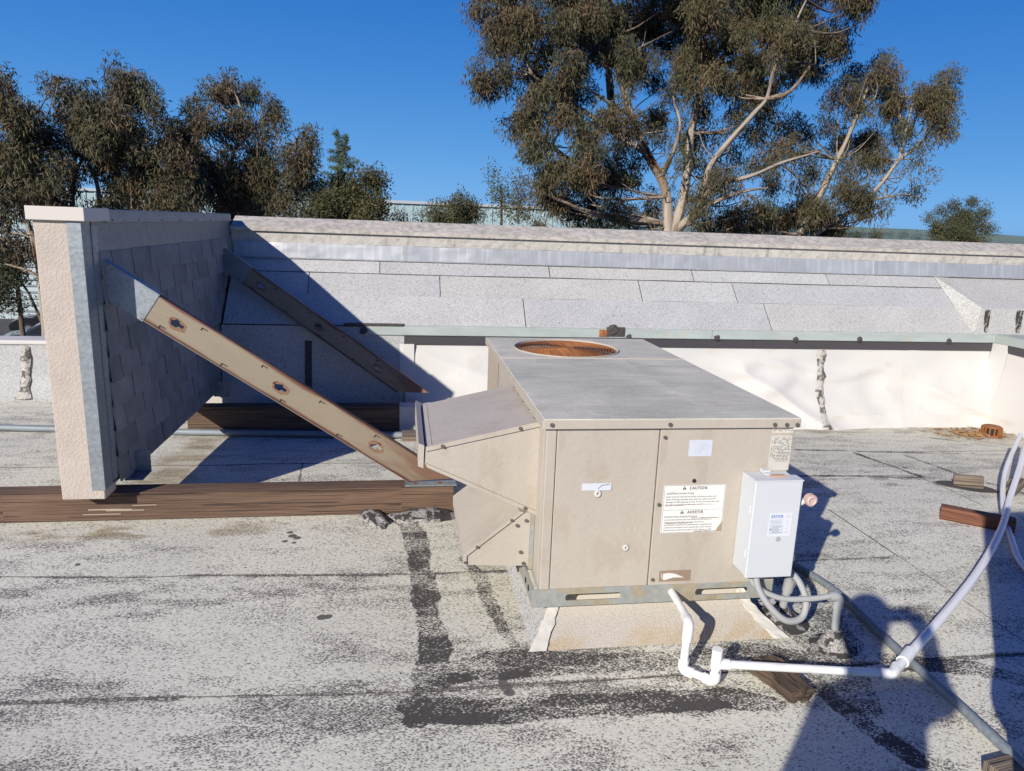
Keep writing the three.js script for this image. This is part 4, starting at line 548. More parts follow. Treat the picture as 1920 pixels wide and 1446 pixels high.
// ------------------------------------------------------------------ trees
const barkTex = tex(256, 512, (u, v) => { const a = fbm(u * 5, v * 9, 3, 4), p = sm(0.5, 0.6, fbm(u * 3, v * 4, 13, 3)), b = sm(0.58, 0.66, fbm(u * 4, v * 8, 23, 3)); const t = 0.8 + 0.5 * (a - 0.5); return [(0.40 - 0.14 * p - 0.17 * b) * t, (0.34 - 0.15 * p - 0.17 * b) * t, (0.275 - 0.14 * p - 0.16 * b) * t, a]; }, [1, 1]);
const paleBark = tmat(barkTex, 0.03, 0.9), darkBark = tmat(barkTex, 0.03, 0.95, { color: new THREE.Color(0.42, 0.36, 0.32) });
const leafMat = new THREE.MeshPhysicalMaterial({ color: 0xffffff, roughness: 0.75, side: THREE.DoubleSide });
// clump variants: many narrow leaves; hang: how far they droop
function clumpGeo(n, R, L, Wd, hang, s) {
  const save = seed; seed = s; const pos = [], idx = [];
  for (let i = 0; i < n; i++) {
    const a = rr(0, 6.283), c = rr(-1, 1), q = Math.cbrt(rnd()) * R, sx = Math.sqrt(1 - c * c), p = V(Math.cos(a) * sx * q, c * q, Math.sin(a) * sx * q);
    const d = V(rr(-1, 1), rr(-1, 1) - hang, rr(-1, 1)).normalize(), w = V(rr(-1, 1), rr(-1, 1), rr(-1, 1)).cross(d).normalize().multiplyScalar(Wd * rr(0.7, 1.3)), l = L * rr(0.6, 1.4), k = pos.length / 3;
    const e = p.clone().addScaledVector(d, l), m = p.clone().addScaledVector(d, l * 0.4);
    pos.push(p.x, p.y, p.z, m.x + w.x, m.y + w.y, m.z + w.z, e.x, e.y, e.z, m.x - w.x, m.y - w.y, m.z - w.z); idx.push(k, k + 1, k + 2, k, k + 2, k + 3);
  }
  seed = save; const g = new THREE.BufferGeometry(); g.setAttribute('position', new THREE.Float32BufferAttribute(pos, 3)); g.setIndex(idx); g.computeVertexNormals(); return g;
}
function limbGeo(pts, r0l, r1l, rad = 8) {
  const c = curve(pts), n = Math.max(8, pts.length * 5), g = new THREE.TubeGeometry(c, n, 1, rad), p = g.attributes.position, q = V();
  for (let i = 0; i <= n; i++) { c.getPointAt(i / n, q); const r = (r0l + (r1l - r0l) * Math.pow(i / n, 0.8)) * (0.92 + 0.16 * noise(i * 0.7, pts.length, 5)); for (let j = 0; j <= rad; j++) { const t = i * (rad + 1) + j; p.setXYZ(t, q.x + (p.getX(t) - q.x) * r, q.y + (p.getY(t) - q.y) * r, q.z + (p.getZ(t) - q.z) * r); } }
  const uv = g.attributes.uv; for (let i = 0; i < uv.count; i++) uv.setXY(i, uv.getX(i) * 3, uv.getY(i)); g.computeVertexNormals(); return g;
}
// blobs: [px, py, rx, ry] of the crown as it stands at the given depth; density in clumps per cubic metre
function tree(name, label, depth, limbs, blobs, o) {
  const k = depth / F, base = o.base, T = thing(name, label, 'tree', base.toArray(), o.group);
  const inv = base.clone().negate();
  limbs.forEach(([pts, r0l, r1l, dz = 0], i) => mesh(i ? 'branch' : 'trunk', limbGeo(pts.map((p, j) => (p.isVector3 ? p : at(p[0], p[1], p[2] ?? depth)).clone().add(inv)), r0l, r1l), o.bark ?? paleBark, T));
  // thin branches from the limbs out into each part of the crown
  if (o.twigs) { const pts = []; limbs.forEach(([p]) => p.forEach((q) => pts.push(q.isVector3 ? q : at(q[0], q[1], q[2] ?? depth)))); const save = pts.filter((q) => q.y > 0);
    const tw = []; for (const [bx, by, rx, ry] of blobs) for (let n = 0; n < o.twigs; n++) { const end = at(bx + rr(-0.6, 0.6) * rx, by + rr(-0.9, 0.5) * ry, depth + rr(-1, 1)); let best = null, bd = 1e9; for (const q of save) { const d = q.distanceTo(end) + (q.y > end.y - 0.3 ? 4 : 0); if (d < bd) { bd = d; best = q; } } if (bd > 7 || bd < 0.5) continue; const m = best.clone().lerp(end, 0.5).add(V(rr(-0.3, 0.3), rr(-0.5, 0), rr(-0.3, 0.3))), L = best.distanceTo(end); tw.push(limbGeo([best, m, end].map((q) => q.clone().add(inv)), 0.018 + 0.012 * L, 0.010, 5)); }
    if (tw.length) mesh('twigs', mergeGeometries(tw), o.bark ?? paleBark, T); }
  const spots = [];
  for (const [bx, by, rx, ry, dens = 1] of blobs) {
    const ax = rx * k, ay = ry * k, az = (ax + ay) * 0.5, off = rr(-0.5, 0.5) * (o.spread ?? 3), n = Math.round(ax * ay * az * 4.19 * o.density * dens), C0 = at(bx, by, depth + off);
    // each blob is broken into sprays so that sky shows between them
    const sprays = []; const ns = Math.max(5, Math.round(ax * ay * 4)); for (let i = 0; i < ns; i++) { const a = rr(0, 6.283), c = rr(-1, 1), q = Math.pow(rnd(), 0.4), s = Math.sqrt(1 - c * c); sprays.push([Math.cos(a) * s * q, c * q, Math.sin(a) * s * q]); }
    for (let i = 0; i < n; i++) { const s = sprays[Math.floor(rnd() * ns)], j = () => (rnd() + rnd() + rnd() - 1.5) * (o.loose ?? 0.34); const x = s[0] + j(), y = s[1] + j(), z = s[2] + j(); spots.push([C0.clone().addScaledVector(camR, x * ax).addScaledVector(camU, y * ay).addScaledVector(fw, z * az).add(inv), rnd()]); }
  }
  const per = [[], [], []]; spots.forEach((s, i) => per[i % 3].push(s));
  per.forEach((list, v) => {
    const im = new THREE.InstancedMesh(o.geos[v % o.geos.length], leafMat, list.length); im.name = 'crown'; im.userData.kind = 'stuff'; im.castShadow = im.receiveShadow = true;
    const M = new THREE.Matrix4(), c = new THREE.Color();
    list.forEach(([p, t], i) => { const sc = rr(0.7, 1.25); M.compose(p, new THREE.Quaternion().setFromAxisAngle(V(0, 1, 0), rr(0, 6.283)), V(sc, sc * rr(0.9, 1.2), sc)); im.setMatrixAt(i, M); const a = o.c1, b = o.c2, w = Math.pow(t, 1.4), f = rr(0.7, 1.3); c.setRGB((a[0] + (b[0] - a[0]) * w) * f, (a[1] + (b[1] - a[1]) * w) * f, (a[2] + (b[2] - a[2]) * w) * f); im.setColorAt(i, c); });
    T.add(im);
  });
  return T;
}
const eucGeos = [11, 22, 33].map((s) => clumpGeo(70, 0.38, 0.18, 0.016, 0.95, s)), bushGeos = [44, 55, 66].map((s) => clumpGeo(80, 0.40, 0.10, 0.022, 0, s));
const olive = [0.058, 0.063, 0.025], brown = [0.108, 0.065, 0.032], green = [0.052, 0.068, 0.024];
const foot = (px, depth) => { const p = at(px, 430, depth); p.y = -5.6; return p; };
const EG = 'eucalyptus trees beyond the parapet';
{
  const D = 25, b0 = foot(1255, D);
  tree('eucalyptus_tree', 'huge eucalyptus with several pale trunks rising behind the parapet', D, [
    [[b0, at(1250, 470, D), at(1252, 420, D), [1250, 370], [1240, 335], [1224, 308], [1197, 252], [1169, 168], [1154, 118], [1135, 59], [1108, 0], [1085, -60]], 0.36, 0.05],
    [[[1262, 440], [1278, 385], [1288, 325], [1296, 250], [1318, 160, D + 1], [1345, 120, D + 1.5], [1390, 65, D + 2], [1440, 5, D + 2], [1470, -40, D + 2]], 0.20, 0.05],
    [[[1268, 435], [1310, 385, D - 0.5], [1328, 320, D - 1], [1340, 299, D - 1], [1416, 210, D - 1.5], [1437, 186, D - 1.5], [1454, 121, D - 2], [1486, 54, D - 2], [1512, 0, D - 2]], 0.15, 0.035],
    [[[1437, 186, D - 1.5], [1480, 172, D - 1.8], [1522, 120, D - 2]], 0.09, 0.03], [[[1300, 398, D - 1], [1340, 350, D - 1.5], [1404, 331, D - 2], [1467, 305, D - 2], [1535, 284, D - 2]], 0.11, 0.03],
    [[[1290, 420, D - 1], [1330, 385, D - 2], [1390, 360, D - 2.5], [1440, 352, D - 2.5]], 0.10, 0.03],
    [[[1180, 216], [1138, 190, D - 1], [1104, 168, D - 1.5], [1070, 150, D - 2]], 0.08, 0.03], [[[1135, 59], [1138, 30, D - 0.5], [1143, -10, D - 0.5]], 0.13, 0.06],
    [[[1150, 240, D + 1], [1141, 131, D + 1], [1130, 0, D + 1]], 0.17, 0.09], [[[1215, 290], [1082, 199, D + 1], [1029, 159, D], [998, 140, D - 0.5], [985, 100, D - 0.5]], 0.12, 0.035],
    [[[1200, 345, D + 1], [1090, 310, D + 1], [1035, 274, D], [998, 246, D], [968, 216, D]], 0.10, 0.03], [[[998, 140, D - 0.5], [965, 70, D - 1], [930, 0, D - 1]], 0.06, 0.03],
    [[[1240, 330], [1262, 285, D - 1], [1275, 240, D - 1.4], [1262, 180, D - 1.4]], 0.12, 0.03]],
  [[960, 20, 62, 70], [945, 130, 50, 60], [990, 80, 60, 70], [1055, 40, 65, 70], [1050, 150, 70, 50], [1010, 195, 75, 45], [985, 238, 45, 35, 0.8], [1110, 100, 40, 60, 0.6], [1185, 40, 60, 60], [1230, 110, 60, 60], [1280, 30, 70, 60], [1245, 190, 50, 45], [1180, 190, 35, 50, 0.8], [1330, 80, 65, 70], [1400, 30, 70, 60], [1420, 110, 60, 50], [1500, 40, 70, 60], [1590, 15, 52, 55], [1475, 140, 60, 45, 0.8], [1560, 105, 55, 50], [1390, 180, 50, 40, 0.7], [1330, 190, 40, 45, 0.8], [1110, 235, 60, 40], [1290, 140, 45, 50],
    [1010, 330, 32, 55], [1065, 300, 60, 55], [1030, 395, 55, 45], [1110, 370, 70, 60], [1170, 300, 40, 55], [1195, 385, 36, 45], [1160, 410, 60, 30], [1005, 280, 22, 40, 0.8], [1100, -30, 160, 40], [1400, -40, 200, 45], [1300, 330, 42, 42, 0.6], [1380, 280, 50, 40, 0.6], [1350, 375, 48, 42, 0.8], [1400, 395, 55, 40], [1330, 260, 45, 35, 0.5], [1262, 300, 26, 34, 0.5], [1215, 245, 42, 38, 0.9], [1228, 400, 22, 32, 0.6], [1130, 50, 55, 65, 0.8], [1230, 20, 55, 50], [1350, 20, 55, 50], [1450, 70, 55, 52], [1540, 60, 52, 48], [1080, 100, 55, 55], [1020, 130, 48, 48], [922, 60, 30, 48], [925, 100, 30, 40], [1075, 200, 50, 40], [1060, 350, 60, 55], [990, 360, 28, 40, 0.8], [1130, 310, 50, 50], [1290, 270, 45, 45, 0.7], [1400, 235, 55, 45, 0.7], [1440, 300, 50, 45, 0.7], [1325, 335, 45, 42, 0.7], [1262, 365, 24, 36, 0.6], [1180, 130, 45, 55, 0.8], [1300, 60, 50, 60], [1375, 130, 50, 50, 0.8], [1510, 110, 50, 45]],
  { base: b0, density: 12, geos: eucGeos, c1: olive, c2: brown, twigs: 3, spread: 5, group: EG });
  const D2 = 27, b2 = foot(1480, D2);
  tree('eucalyptus_tree', 'leaning eucalyptus with a pale limb reaching toward the open sky', D2, [
    [[b2, at(1500, 470, D2), at(1544, 429, D2), [1620, 379], [1660, 335], [1687, 299], [1722, 274], [1755, 230], [1785, 170]], 0.20, 0.03], [[[1620, 379], [1660, 370], [1700, 365], [1730, 372]], 0.06, 0.02], [[[1500, 440], [1530, 380], [1570, 300], [1610, 210], [1640, 130]], 0.18, 0.04], [[[1687, 299], [1700, 240], [1715, 180]], 0.07, 0.02]],
  [[1640, 120, 48, 40], [1665, 165, 50, 45], [1600, 190, 55, 40], [1720, 190, 42, 50], [1788, 150, 34, 36], [1765, 195, 45, 45], [1590, 260, 65, 40], [1500, 240, 50, 40, 0.7], [1660, 235, 55, 40, 0.9], [1740, 250, 40, 35, 0.7], [1510, 395, 75, 50], [1590, 375, 65, 50], [1410, 405, 60, 40], [1710, 310, 40, 28, 0.5], [1650, 400, 45, 22, 0.5], [1450, 330, 45, 40, 0.8], [1640, 320, 45, 38, 0.7], [1540, 320, 50, 35, 0.8], [1350, 420, 50, 35], [1690, 355, 40, 25, 0.5], [1460, 410, 55, 35], [1560, 415, 60, 28], [1620, 300, 40, 40, 0.7], [1480, 290, 45, 40, 0.6], [1700, 215, 40, 45]],
  { base: b2, density: 11, geos: eucGeos, c1: olive, c2: brown, twigs: 3, spread: 4, group: EG });
  const D3 = 22, b3 = foot(60, D3);
  tree('eucalyptus_tree', 'dark eucalyptus with bare forked trunk behind the stucco wall end', D3, [[[b3, at(75, 520, D3), [60, 440], [35, 380], [28, 300], [35, 220]], 0.18, 0.05], [[[75, 520], [45, 505], [10, 495]], 0.05, 0.03], [[[140, 420, D3 + 1], [135, 370, D3 + 1], [140, 300, D3 + 1], [125, 230, D3 + 1]], 0.11, 0.04], [[[137, 330, D3 + 1], [155, 295, D3 + 1], [165, 250, D3 + 1]], 0.06, 0.03]],
  [[25, 180, 48, 42], [45, 220, 48, 45], [15, 270, 60, 55], [70, 290, 40, 40], [30, 350, 55, 50], [75, 380, 45, 40], [15, 430, 40, 50], [50, 450, 35, 35], [120, 190, 38, 38, 0.8], [110, 235, 35, 35, 0.8], [140, 270, 25, 30, 0.7], [90, 340, 35, 35], [-20, 330, 50, 90], [60, 330, 40, 45], [110, 400, 40, 35, 0.8], [150, 395, 35, 30, 0.7], [90, 290, 45, 50], [60, 240, 40, 45], [130, 320, 35, 40, 0.8], [110, 160, 30, 22, 0.6]],
  { base: b3, density: 17, geos: eucGeos, c1: olive, c2: brown, twigs: 3, spread: 3, group: EG });
  const D4 = 23, b4 = foot(190, D4);
  tree('eucalyptus_tree', 'tall round topped eucalyptus above the metal capped screen wall', D4, [[[b4, at(190, 400, D4), [178, 330], [165, 300], [205, 220], [225, 170]], 0.16, 0.04], [[[260, 430], [255, 300], [245, 200]], 0.13, 0.04], [[[300, 420], [290, 340], [270, 280]], 0.1, 0.03]],
  [[215, 155, 48, 36], [255, 170, 48, 40], [180, 200, 42, 40], [230, 220, 80, 50], [290, 220, 32, 40], [245, 280, 75, 45], [200, 265, 45, 35], [265, 340, 55, 45], [300, 385, 55, 35], [240, 380, 40, 35], [330, 330, 35, 45], [215, 400, 50, 25], [290, 300, 40, 50], [330, 395, 50, 30], [200, 320, 28, 40, 0.6], [310, 290, 35, 55], [180, 285, 45, 45], [155, 225, 35, 40, 0.8], [330, 365, 45, 45], [235, 135, 38, 22]],
  { base: b4, density: 17, geos: eucGeos, c1: olive, c2: brown, twigs: 3, spread: 3, group: EG });
  const D5 = 26, b5 = foot(420, D5);
  tree('eucalyptus_tree', 'broad eucalyptus with open branches above the shaded parapet corner', D5, [[[b5, at(430, 440, D5), [425, 350], [440, 280], [455, 220], [440, 170]], 0.18, 0.04], [[[455, 400], [490, 365], [520, 340], [560, 300]], 0.09, 0.03], [[[440, 345], [480, 330], [520, 325]], 0.06, 0.02], [[[440, 280], [470, 250], [490, 225]], 0.06, 0.02], [[[520, 340], [545, 300], [555, 270]], 0.05, 0.02]],
  [[395, 170, 36, 28], [440, 185, 55, 38], [495, 210, 42, 36], [380, 230, 45, 42], [430, 250, 55, 40, 0.9], [500, 250, 35, 30, 0.7], [370, 300, 60, 45], [400, 360, 70, 40], [550, 265, 42, 32], [560, 310, 40, 38], [505, 345, 50, 32, 0.8], [480, 400, 80, 28], [560, 380, 50, 45], [575, 335, 28, 40], [345, 250, 28, 45], [440, 330, 60, 45], [360, 385, 55, 35], [430, 395, 60, 30], [530, 395, 60, 30], [470, 300, 40, 40, 0.7], [350, 325, 45, 55], [485, 290, 50, 45, 0.8], [525, 325, 45, 45], [455, 365, 65, 40], [340, 285, 35, 45], [415, 155, 30, 18]],
  { base: b5, density: 13, geos: eucGeos, c1: olive, c2: brown, twigs: 3, spread: 3, group: EG });
  // deodar-like conifer
  const Dc = 34, bc = foot(632, Dc), C = thing('conifer_tree', 'slender green conifer with upswept tips behind the round olive tree', 'tree', bc.toArray());
  const inv = bc.clone().negate(), topC = at(632, 246, Dc).add(inv), botC = at(640, 420, Dc).add(inv);
  mesh('trunk', limbGeo([V(0, 0, 0), botC, topC.clone().lerp(botC, 0.4), topC], 0.16, 0.02), darkBark, C); const tip2 = at(650, 252, Dc).add(inv); mesh('branch', limbGeo([topC.clone().lerp(botC, 0.45), at(648, 290, Dc).add(inv), tip2], 0.05, 0.015), darkBark, C);
  const needle = clumpGeo(50, 0.10, 0.11, 0.012, 0.3, 91), spots = []; const H = topC.y - botC.y;
  for (let i = 0; i < 70; i++) { const t = Math.pow((i + 0.5) / 70, 0.85), y = topC.y - H * t * 1.15, L = 0.25 + 1.75 * t * rr(0.5, 1.05), a = rr(0, 6.283), cx = topC.x + (botC.x - topC.x) * t + (rnd() < 0.35 && t < 0.45 ? 0.42 : 0), cz = topC.z + (botC.z - topC.z) * t; const n = Math.ceil(L / 0.13); for (let k = 1; k <= n; k++) { const q = k / n * L; spots.push(V(cx + Math.cos(a) * q, y + 0.05 * q + 0.10 * q * q - 0.06, cz + Math.sin(a) * q)); } }
  for (let i = 0; i < 26; i++) spots.push(topC.clone().lerp(botC, i / 40).add(V(0, 0.05, 0)), tip2.clone().lerp(topC.clone().lerp(botC, 0.45), i / 26));
  const im = new THREE.InstancedMesh(needle, leafMat, spots.length); im.name = 'crown'; im.userData.kind = 'stuff'; const M = new THREE.Matrix4(), cc = new THREE.Color(); spots.forEach((p, i) => { const s = rr(0.7, 1.2); M.compose(p, new THREE.Quaternion().setFromAxisAngle(V(0, 1, 0), rr(0, 6.3)), V(s, s, s)); im.setMatrixAt(i, M); const f = rr(0.7, 1.3); cc.setRGB(0.085 * f, 0.125 * f, 0.07 * f); im.setColorAt(i, cc); }); C.add(im);
  const bush = (label, depth, px, blobs, dens, c1, c2, limbs = []) => { const b = foot(px, depth); return tree('leafy_tree', label, depth, [[[b, at(px, 445, depth), [px, blobs[0][1]]], 0.14, 0.04], ...limbs], blobs, { base: b, density: dens, geos: bushGeos, c1, c2, spread: 1.5, loose: 0.35, bark: darkBark, group: 'leafy trees beyond the parapet' }); };
  bush('round olive green tree in front of the conifer', 26, 665, [[670, 375, 52, 48], [690, 345, 26, 30], [620, 395, 45, 40], [705, 400, 22, 40], [640, 360, 40, 35], [660, 410, 70, 25]], 26, [0.055, 0.058, 0.02], [0.10, 0.085, 0.03]);
  bush('isolated round bushy tree before the far pale warehouse', 32, 850, [[848, 400, 42, 34], [870, 385, 30, 25], [825, 405, 26, 26], [875, 412, 38, 18]], 20, [0.055, 0.058, 0.022], [0.09, 0.08, 0.032]);
  bush('small shrub top showing low before the pale warehouse wall', 30, 752, [[752, 411, 22, 12], [720, 412, 20, 10]], 24, [0.04, 0.05, 0.02], [0.06, 0.06, 0.025]);
  bush('pale green shrub top next to the isolated round tree', 33, 790, [[787, 412, 18, 10]], 24, [0.08, 0.095, 0.04], [0.1, 0.1, 0.05]);
  bush('light grey green young tree at the big eucalyptus crown edge', 28, 940, [[935, 352, 26, 24], [950, 380, 26, 26, 0.8], [965, 400, 26, 24]], 14, [0.075, 0.085, 0.04], [0.09, 0.085, 0.04]);
  bush('spreading dark oak standing alone near the hills', 48, 1800, [[1798, 395, 34, 22], [1785, 420, 30, 22], [1825, 415, 32, 24], [1800, 445, 60, 18], [1845, 437, 26, 12], [1752, 414, 22, 13], [1775, 440, 30, 16]], 16, [0.05, 0.055, 0.02], [0.085, 0.08, 0.03]);
  bush('dark low trees on the skyline beside the leaning eucalyptus', 60, 1650, [[1650, 441, 40, 9], [1600, 440, 25, 9], [1700, 445, 20, 6]], 8, [0.035, 0.045, 0.02], [0.05, 0.055, 0.025]);
  bush('dark leafy tree beside the parked cars', 24, 20, [[20, 490, 34, 34], [8, 545, 32, 26], [45, 520, 18, 24], [-25, 520, 36, 55]], 26, [0.04, 0.048, 0.018], [0.075, 0.07, 0.03], [[[at(95, 660, 23), [70, 585], [40, 530], [5, 505]], 0.06, 0.03]]);
}
// ------------------------------------------------------------------ far buildings and cars
{
  const wh = thing('warehouse', 'long pale blue green metal warehouse behind the trees', 'building', [-24, -5.6, -92]);
  const side = mat([0.30, 0.40, 0.42], 0.6); const ribs = []; for (let x = -62; x <= 46; x += 1.0) ribs.push(boxG(x, x + 0.16, 0, 9.05, 8, 8.08));
  mesh('wall', boxG(-62, 46, 0, 9.1, -30, 8), side, wh); const rb = mesh('siding_ribs', merge(ribs), mat([0.33, 0.43, 0.45], 0.6), wh); rb.userData.kind = 'stuff'; mesh('roof_edge', boxG(-62.3, 46.3, 9.1, 9.42, -30.3, 8.3), mat([0.36, 0.40, 0.43], 0.6), wh);
  const of = thing('low_building', 'pale louvred building beyond the parked cars', 'building', [-33, -5.6, -52]);
  mesh('wall', boxG(-12, 14, 0, 5.6, -10, 0), mat([0.42, 0.49, 0.50], 0.8), of); for (let k = 0; k < 12; k++) mesh('louvre', boxG(-12, 14, 0.5 + k * 0.42, 0.62 + k * 0.42, 0.0, 0.10), mat([0.25, 0.29, 0.30], 0.7), of);
  const glass = mat([0.03, 0.035, 0.04], 0.12, { metalness: 0.1 }), tyre = mat([0.02, 0.02, 0.02], 0.9), rim = mat([0.45, 0.46, 0.48], 0.35, { metalness: 0.8 });
  const car = (label, pos, turn, paint) => {
    const c = thing('parked_car', label, 'car', pos, 'cars parked in the lot below the roof'); c.rotation.y = turn; const m = new THREE.MeshPhysicalMaterial({ color: new THREE.Color().setRGB(...paint), roughness: 0.35, metalness: 0.35, clearcoat: 0.7 });
    const ex = (pts, w, bev) => { const s = new THREE.Shape(); s.moveTo(...pts[0]); s.splineThru(pts.slice(1).map((p) => new THREE.Vector2(...p))); s.closePath(); const g = new THREE.ExtrudeGeometry(s, { depth: w - bev * 2, bevelEnabled: true, bevelSize: bev, bevelThickness: bev, bevelSegments: 3, curveSegments: 8 }); return g.translate(0, 0, -w / 2 + bev); };
    mesh('body', ex([[-2.2, 0.32], [-2.22, 0.62], [-1.7, 0.88], [-0.9, 0.93], [1.2, 0.98], [1.95, 0.95], [2.2, 0.75], [2.2, 0.35], [0, 0.28]], 1.75, 0.06), m, c);
    mesh('cabin_glass', ex([[-1.05, 0.92], [-0.35, 1.34], [0.3, 1.40], [1.0, 1.34], [1.75, 0.97], [0.3, 0.9]], 1.56, 0.10), glass, c); mesh('roof', ex([[-0.42, 1.32], [0, 1.40], [0.4, 1.425], [0.9, 1.39], [1.05, 1.33], [0.3, 1.35]], 1.42, 0.05), m, c);
    for (const x of [-1.35, 1.35]) for (const z of [-0.80, 0.80]) { const w = mesh('wheel', new THREE.CylinderGeometry(0.33, 0.33, 0.22, 24).rotateX(Math.PI / 2).translate(x, 0.33, z), tyre, c); mesh('rim', new THREE.CylinderGeometry(0.21, 0.21, 0.235, 16).rotateX(Math.PI / 2).translate(x, 0.33, z), rim, w); }
    for (const z of [-0.6, 0.6]) mesh('headlight', new THREE.SphereGeometry(0.11, 10, 8).scale(0.5, 0.7, 1.4).translate(-2.1, 0.68, z), mat([0.7, 0.72, 0.74], 0.2), c); for (const z of [-0.62, 0.62]) mesh('tail_light', new THREE.SphereGeometry(0.1, 10, 8).scale(0.5, 0.9, 1.4).translate(2.14, 0.78, z), mat([0.5, 0.03, 0.02], 0.3), c);
  };
  const g = (px, py, d) => { const p = at(px, py, d); return [p.x, -5.6, p.z]; };
  car('silver sedan parked nearest the low parapet', g(65, 640, 31.5), 0.35, [0.50, 0.50, 0.50]); car('dark car parked directly behind the silver sedan', g(90, 580, 37.5), 0.3, [0.03, 0.035, 0.05]); car('black car parked behind the dark car row', g(100, 545, 43), 0.3, [0.02, 0.02, 0.022]); car('white car parked farthest back before the louvred building', g(98, 512, 49), 0.3, [0.62, 0.62, 0.62]);
}
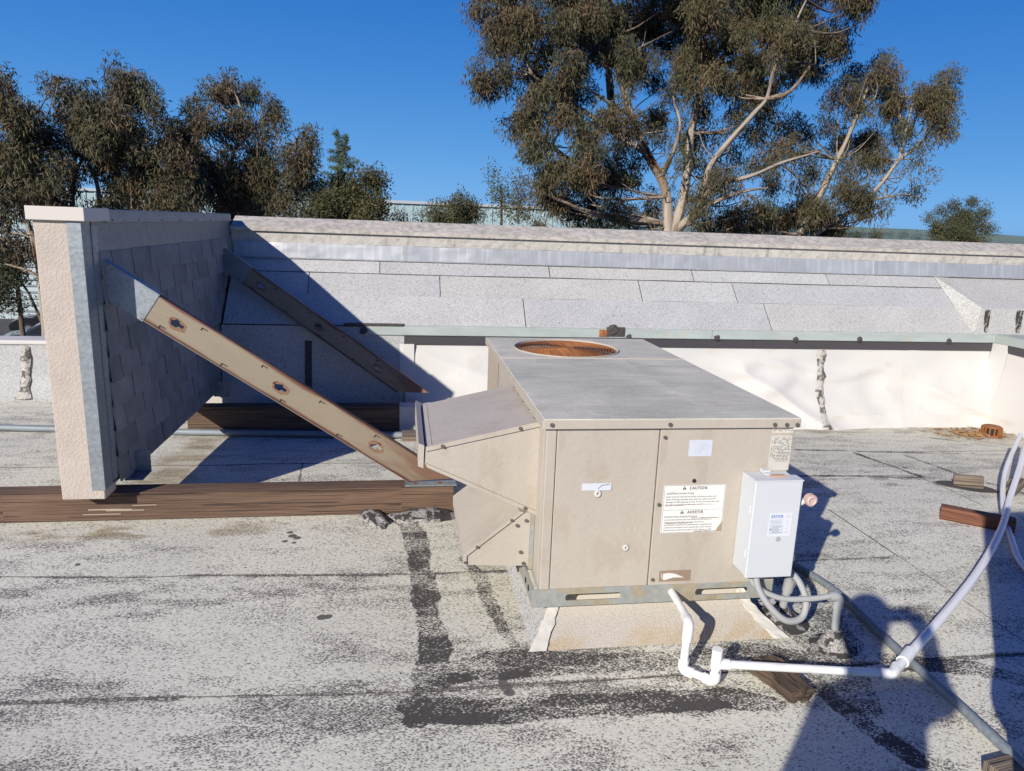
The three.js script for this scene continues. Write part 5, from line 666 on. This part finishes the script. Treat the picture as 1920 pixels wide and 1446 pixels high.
// ------------------------------------------------------------------ the photographer, whose shadow falls on the roof, and a cabinet that shades the pipes
{
  const caps = [[[-0.16, 0.95, 0.22], [-0.15, 1.16, 0.19], 0.17, 0.175], [[-0.15, 1.16, 0.19], [-0.12, 1.36, 0.15], 0.175, 0.17], [[-0.27, 1.43, 0.12], [0.04, 1.43, 0.12], 0.085, 0.085], [[-0.13, 1.38, 0.13], [-0.16, 1.57, 0.08], 0.10, 0.062], [[-0.16, 1.57, 0.08], [-0.17, 1.71, 0.04], 0.062, 0.095], [[-0.17, 1.71, 0.04], [-0.17, 1.77, 0.04], 0.095, 0.10],
    [[-0.30, 1.42, 0.12], [-0.39, 1.16, 0.15], 0.068, 0.055], [[-0.39, 1.16, 0.15], [-0.36, 0.92, 0.06], 0.052, 0.034], [[-0.36, 0.92, 0.06], [-0.35, 0.84, 0.04], 0.036, 0.028],
    [[0.06, 1.42, 0.12], [0.20, 1.41, 0.08], 0.068, 0.055], [[0.20, 1.41, 0.08], [0.11, 1.66, 0.10], 0.052, 0.034], [[0.11, 1.66, 0.10], [0.088, 1.73, 0.068], 0.034, 0.03],
    [[-0.26, 0.93, 0.24], [-0.28, 0.52, 0.24], 0.10, 0.07], [[-0.28, 0.52, 0.24], [-0.28, 0.09, 0.27], 0.068, 0.048], [[-0.06, 0.93, 0.24], [-0.03, 0.52, 0.23], 0.10, 0.07], [[-0.03, 0.52, 0.23], [-0.02, 0.09, 0.26], 0.068, 0.048], [[-0.28, 0.05, 0.28], [-0.30, 0.045, 0.12], 0.045, 0.04], [[-0.02, 0.05, 0.27], [0.0, 0.045, 0.10], 0.045, 0.04]];
  for (let k = 0; k < 4; k++) { caps.push([[0.088, 1.705 + 0.018 * k, 0.065], [0.066, 1.707 + 0.018 * k, 0.032], 0.010, 0.008]); caps.push([[-0.375 + 0.016 * k, 0.83, 0.03], [-0.37 + 0.016 * k, 0.765, 0.035], 0.010, 0.008]); } caps.push([[0.09, 1.70, 0.07], [0.055, 1.70, 0.052], 0.011, 0.009], [[-0.335, 0.85, 0.02], [-0.32, 0.80, 0.005], 0.011, 0.009]);
  const N = 100, mc = new MarchingCubes(N, new THREE.MeshStandardMaterial(), false, false, 200000), S = 1.0; mc.isolation = 0;
  const cx = -0.1, cy = 0.92, cz = 0.1;
  for (let k = 0; k < N; k++) for (let j = 0; j < N; j++) for (let i = 0; i < N; i++) {
    const x = cx + (i / N * 2 - 1) * S, y = cy + (j / N * 2 - 1) * S, z = cz + (k / N * 2 - 1) * S; let d = 9;
    if (Math.abs(x) < 0.55 && z > -0.2 && z < 0.75) for (const [a, b, ra, rb] of caps) { const dx = b[0] - a[0], dy = b[1] - a[1], dz = b[2] - a[2], t = clamp(((x - a[0]) * dx + (y - a[1]) * dy + (z - a[2]) * dz) / (dx * dx + dy * dy + dz * dz)), q = Math.hypot(x - a[0] - dx * t, y - a[1] - dy * t, z - a[2] - dz * t) - (ra + (rb - ra) * t); const h = clamp(0.5 + 0.5 * (d - q) / 0.025); d = d + (q - d) * h - 0.025 * h * (1 - h); }
    mc.field[i + j * N + k * N * N] = -d;
  }
  mc.update(); const n = mc.count ?? mc.geometry.drawRange.count, pos = new Float32Array(n * 3), col = new Float32Array(n * 3), nor = new Float32Array(n * 3);
  for (let i = 0; i < n; i++) { const x = cx + mc.positionArray[i * 3] * S, y = cy + mc.positionArray[i * 3 + 1] * S, z = cz + mc.positionArray[i * 3 + 2] * S; pos.set([x, y, z], i * 3); nor.set([mc.normalArray[i * 3], mc.normalArray[i * 3 + 1], mc.normalArray[i * 3 + 2]], i * 3); const skin = y > 1.55, c = skin ? (y > 1.76 && z > 0.0 && x < 0.0 ? [0.04, 0.03, 0.025] : [0.42, 0.27, 0.2]) : y > 0.95 ? [0.05, 0.08, 0.14] : y > 0.1 ? [0.06, 0.065, 0.08] : [0.05, 0.04, 0.035]; col.set(c, i * 3); }
  const g = new THREE.BufferGeometry(); g.setAttribute('position', new THREE.BufferAttribute(pos, 3)); g.setAttribute('normal', new THREE.BufferAttribute(nor, 3)); g.setAttribute('color', new THREE.BufferAttribute(col, 3)); g.computeVertexNormals();
  tag(mesh('person', g, new THREE.MeshStandardMaterial({ vertexColors: true, roughness: 0.85 })), 'person in dark jacket and trousers raising a phone with one hand', 'person');
  tag(mesh('mobile_phone', rboxG(-0.08, 0.08, 1.70, 1.78, 0.012, 0.021, 0.004), mat([0.03, 0.03, 0.035], 0.3)), 'black phone held up sideways in the raised hand', 'phone');
  const K = thing('equipment_cabinet', 'grey sheet metal cabinet on legs whose shadow falls over the pipes', 'cabinet', [2.055, 0, -0.748]);
  const km = mat([0.40, 0.40, 0.39], 0.6); mesh('cabinet_body', rboxG(-0.58, 0.6, 0.55, 1.67, -0.42, 0.3, 0.01), km, K); mesh('roof_pan', rboxG(-0.62, 0.64, 1.67, 1.70, -0.46, 0.34, 0.008), km, K); mesh('door', rboxG(-0.5, 0.5, 0.62, 1.46, -0.432, -0.421, 0.004), km, K); mesh('door_handle', rboxG(0.38, 0.42, 0.98, 1.12, -0.45, -0.432, 0.004), screwMat, K);
  for (const [x, z] of [[-0.54, -0.38], [0.56, -0.38], [-0.54, 0.26], [0.56, 0.26]]) mesh('leg', boxG(x - 0.025, x + 0.025, 0, 0.55, z - 0.025, z + 0.025), km, K);
  const loops = []; for (let k = 0; k < 4; k++) loops.push(new THREE.TorusGeometry(0.15 + 0.012 * k, 0.013, 6, 28).rotateY(0.15 * k).translate(-0.66 - 0.012 * k, 0.80 + 0.02 * k, -0.15)); tag(mesh('coiled_cable', merge(loops).translate(2.055, 0, -0.748), tyreMat()), 'coiled black cable hanging on the side of the grey cabinet', 'cable');
}
function tyreMat() { return mat([0.025, 0.025, 0.025], 0.8); }

scene.traverse((o) => { if (o.isMesh) { o.castShadow = true; o.receiveShadow = true; } });
renderer.render(scene, camera);
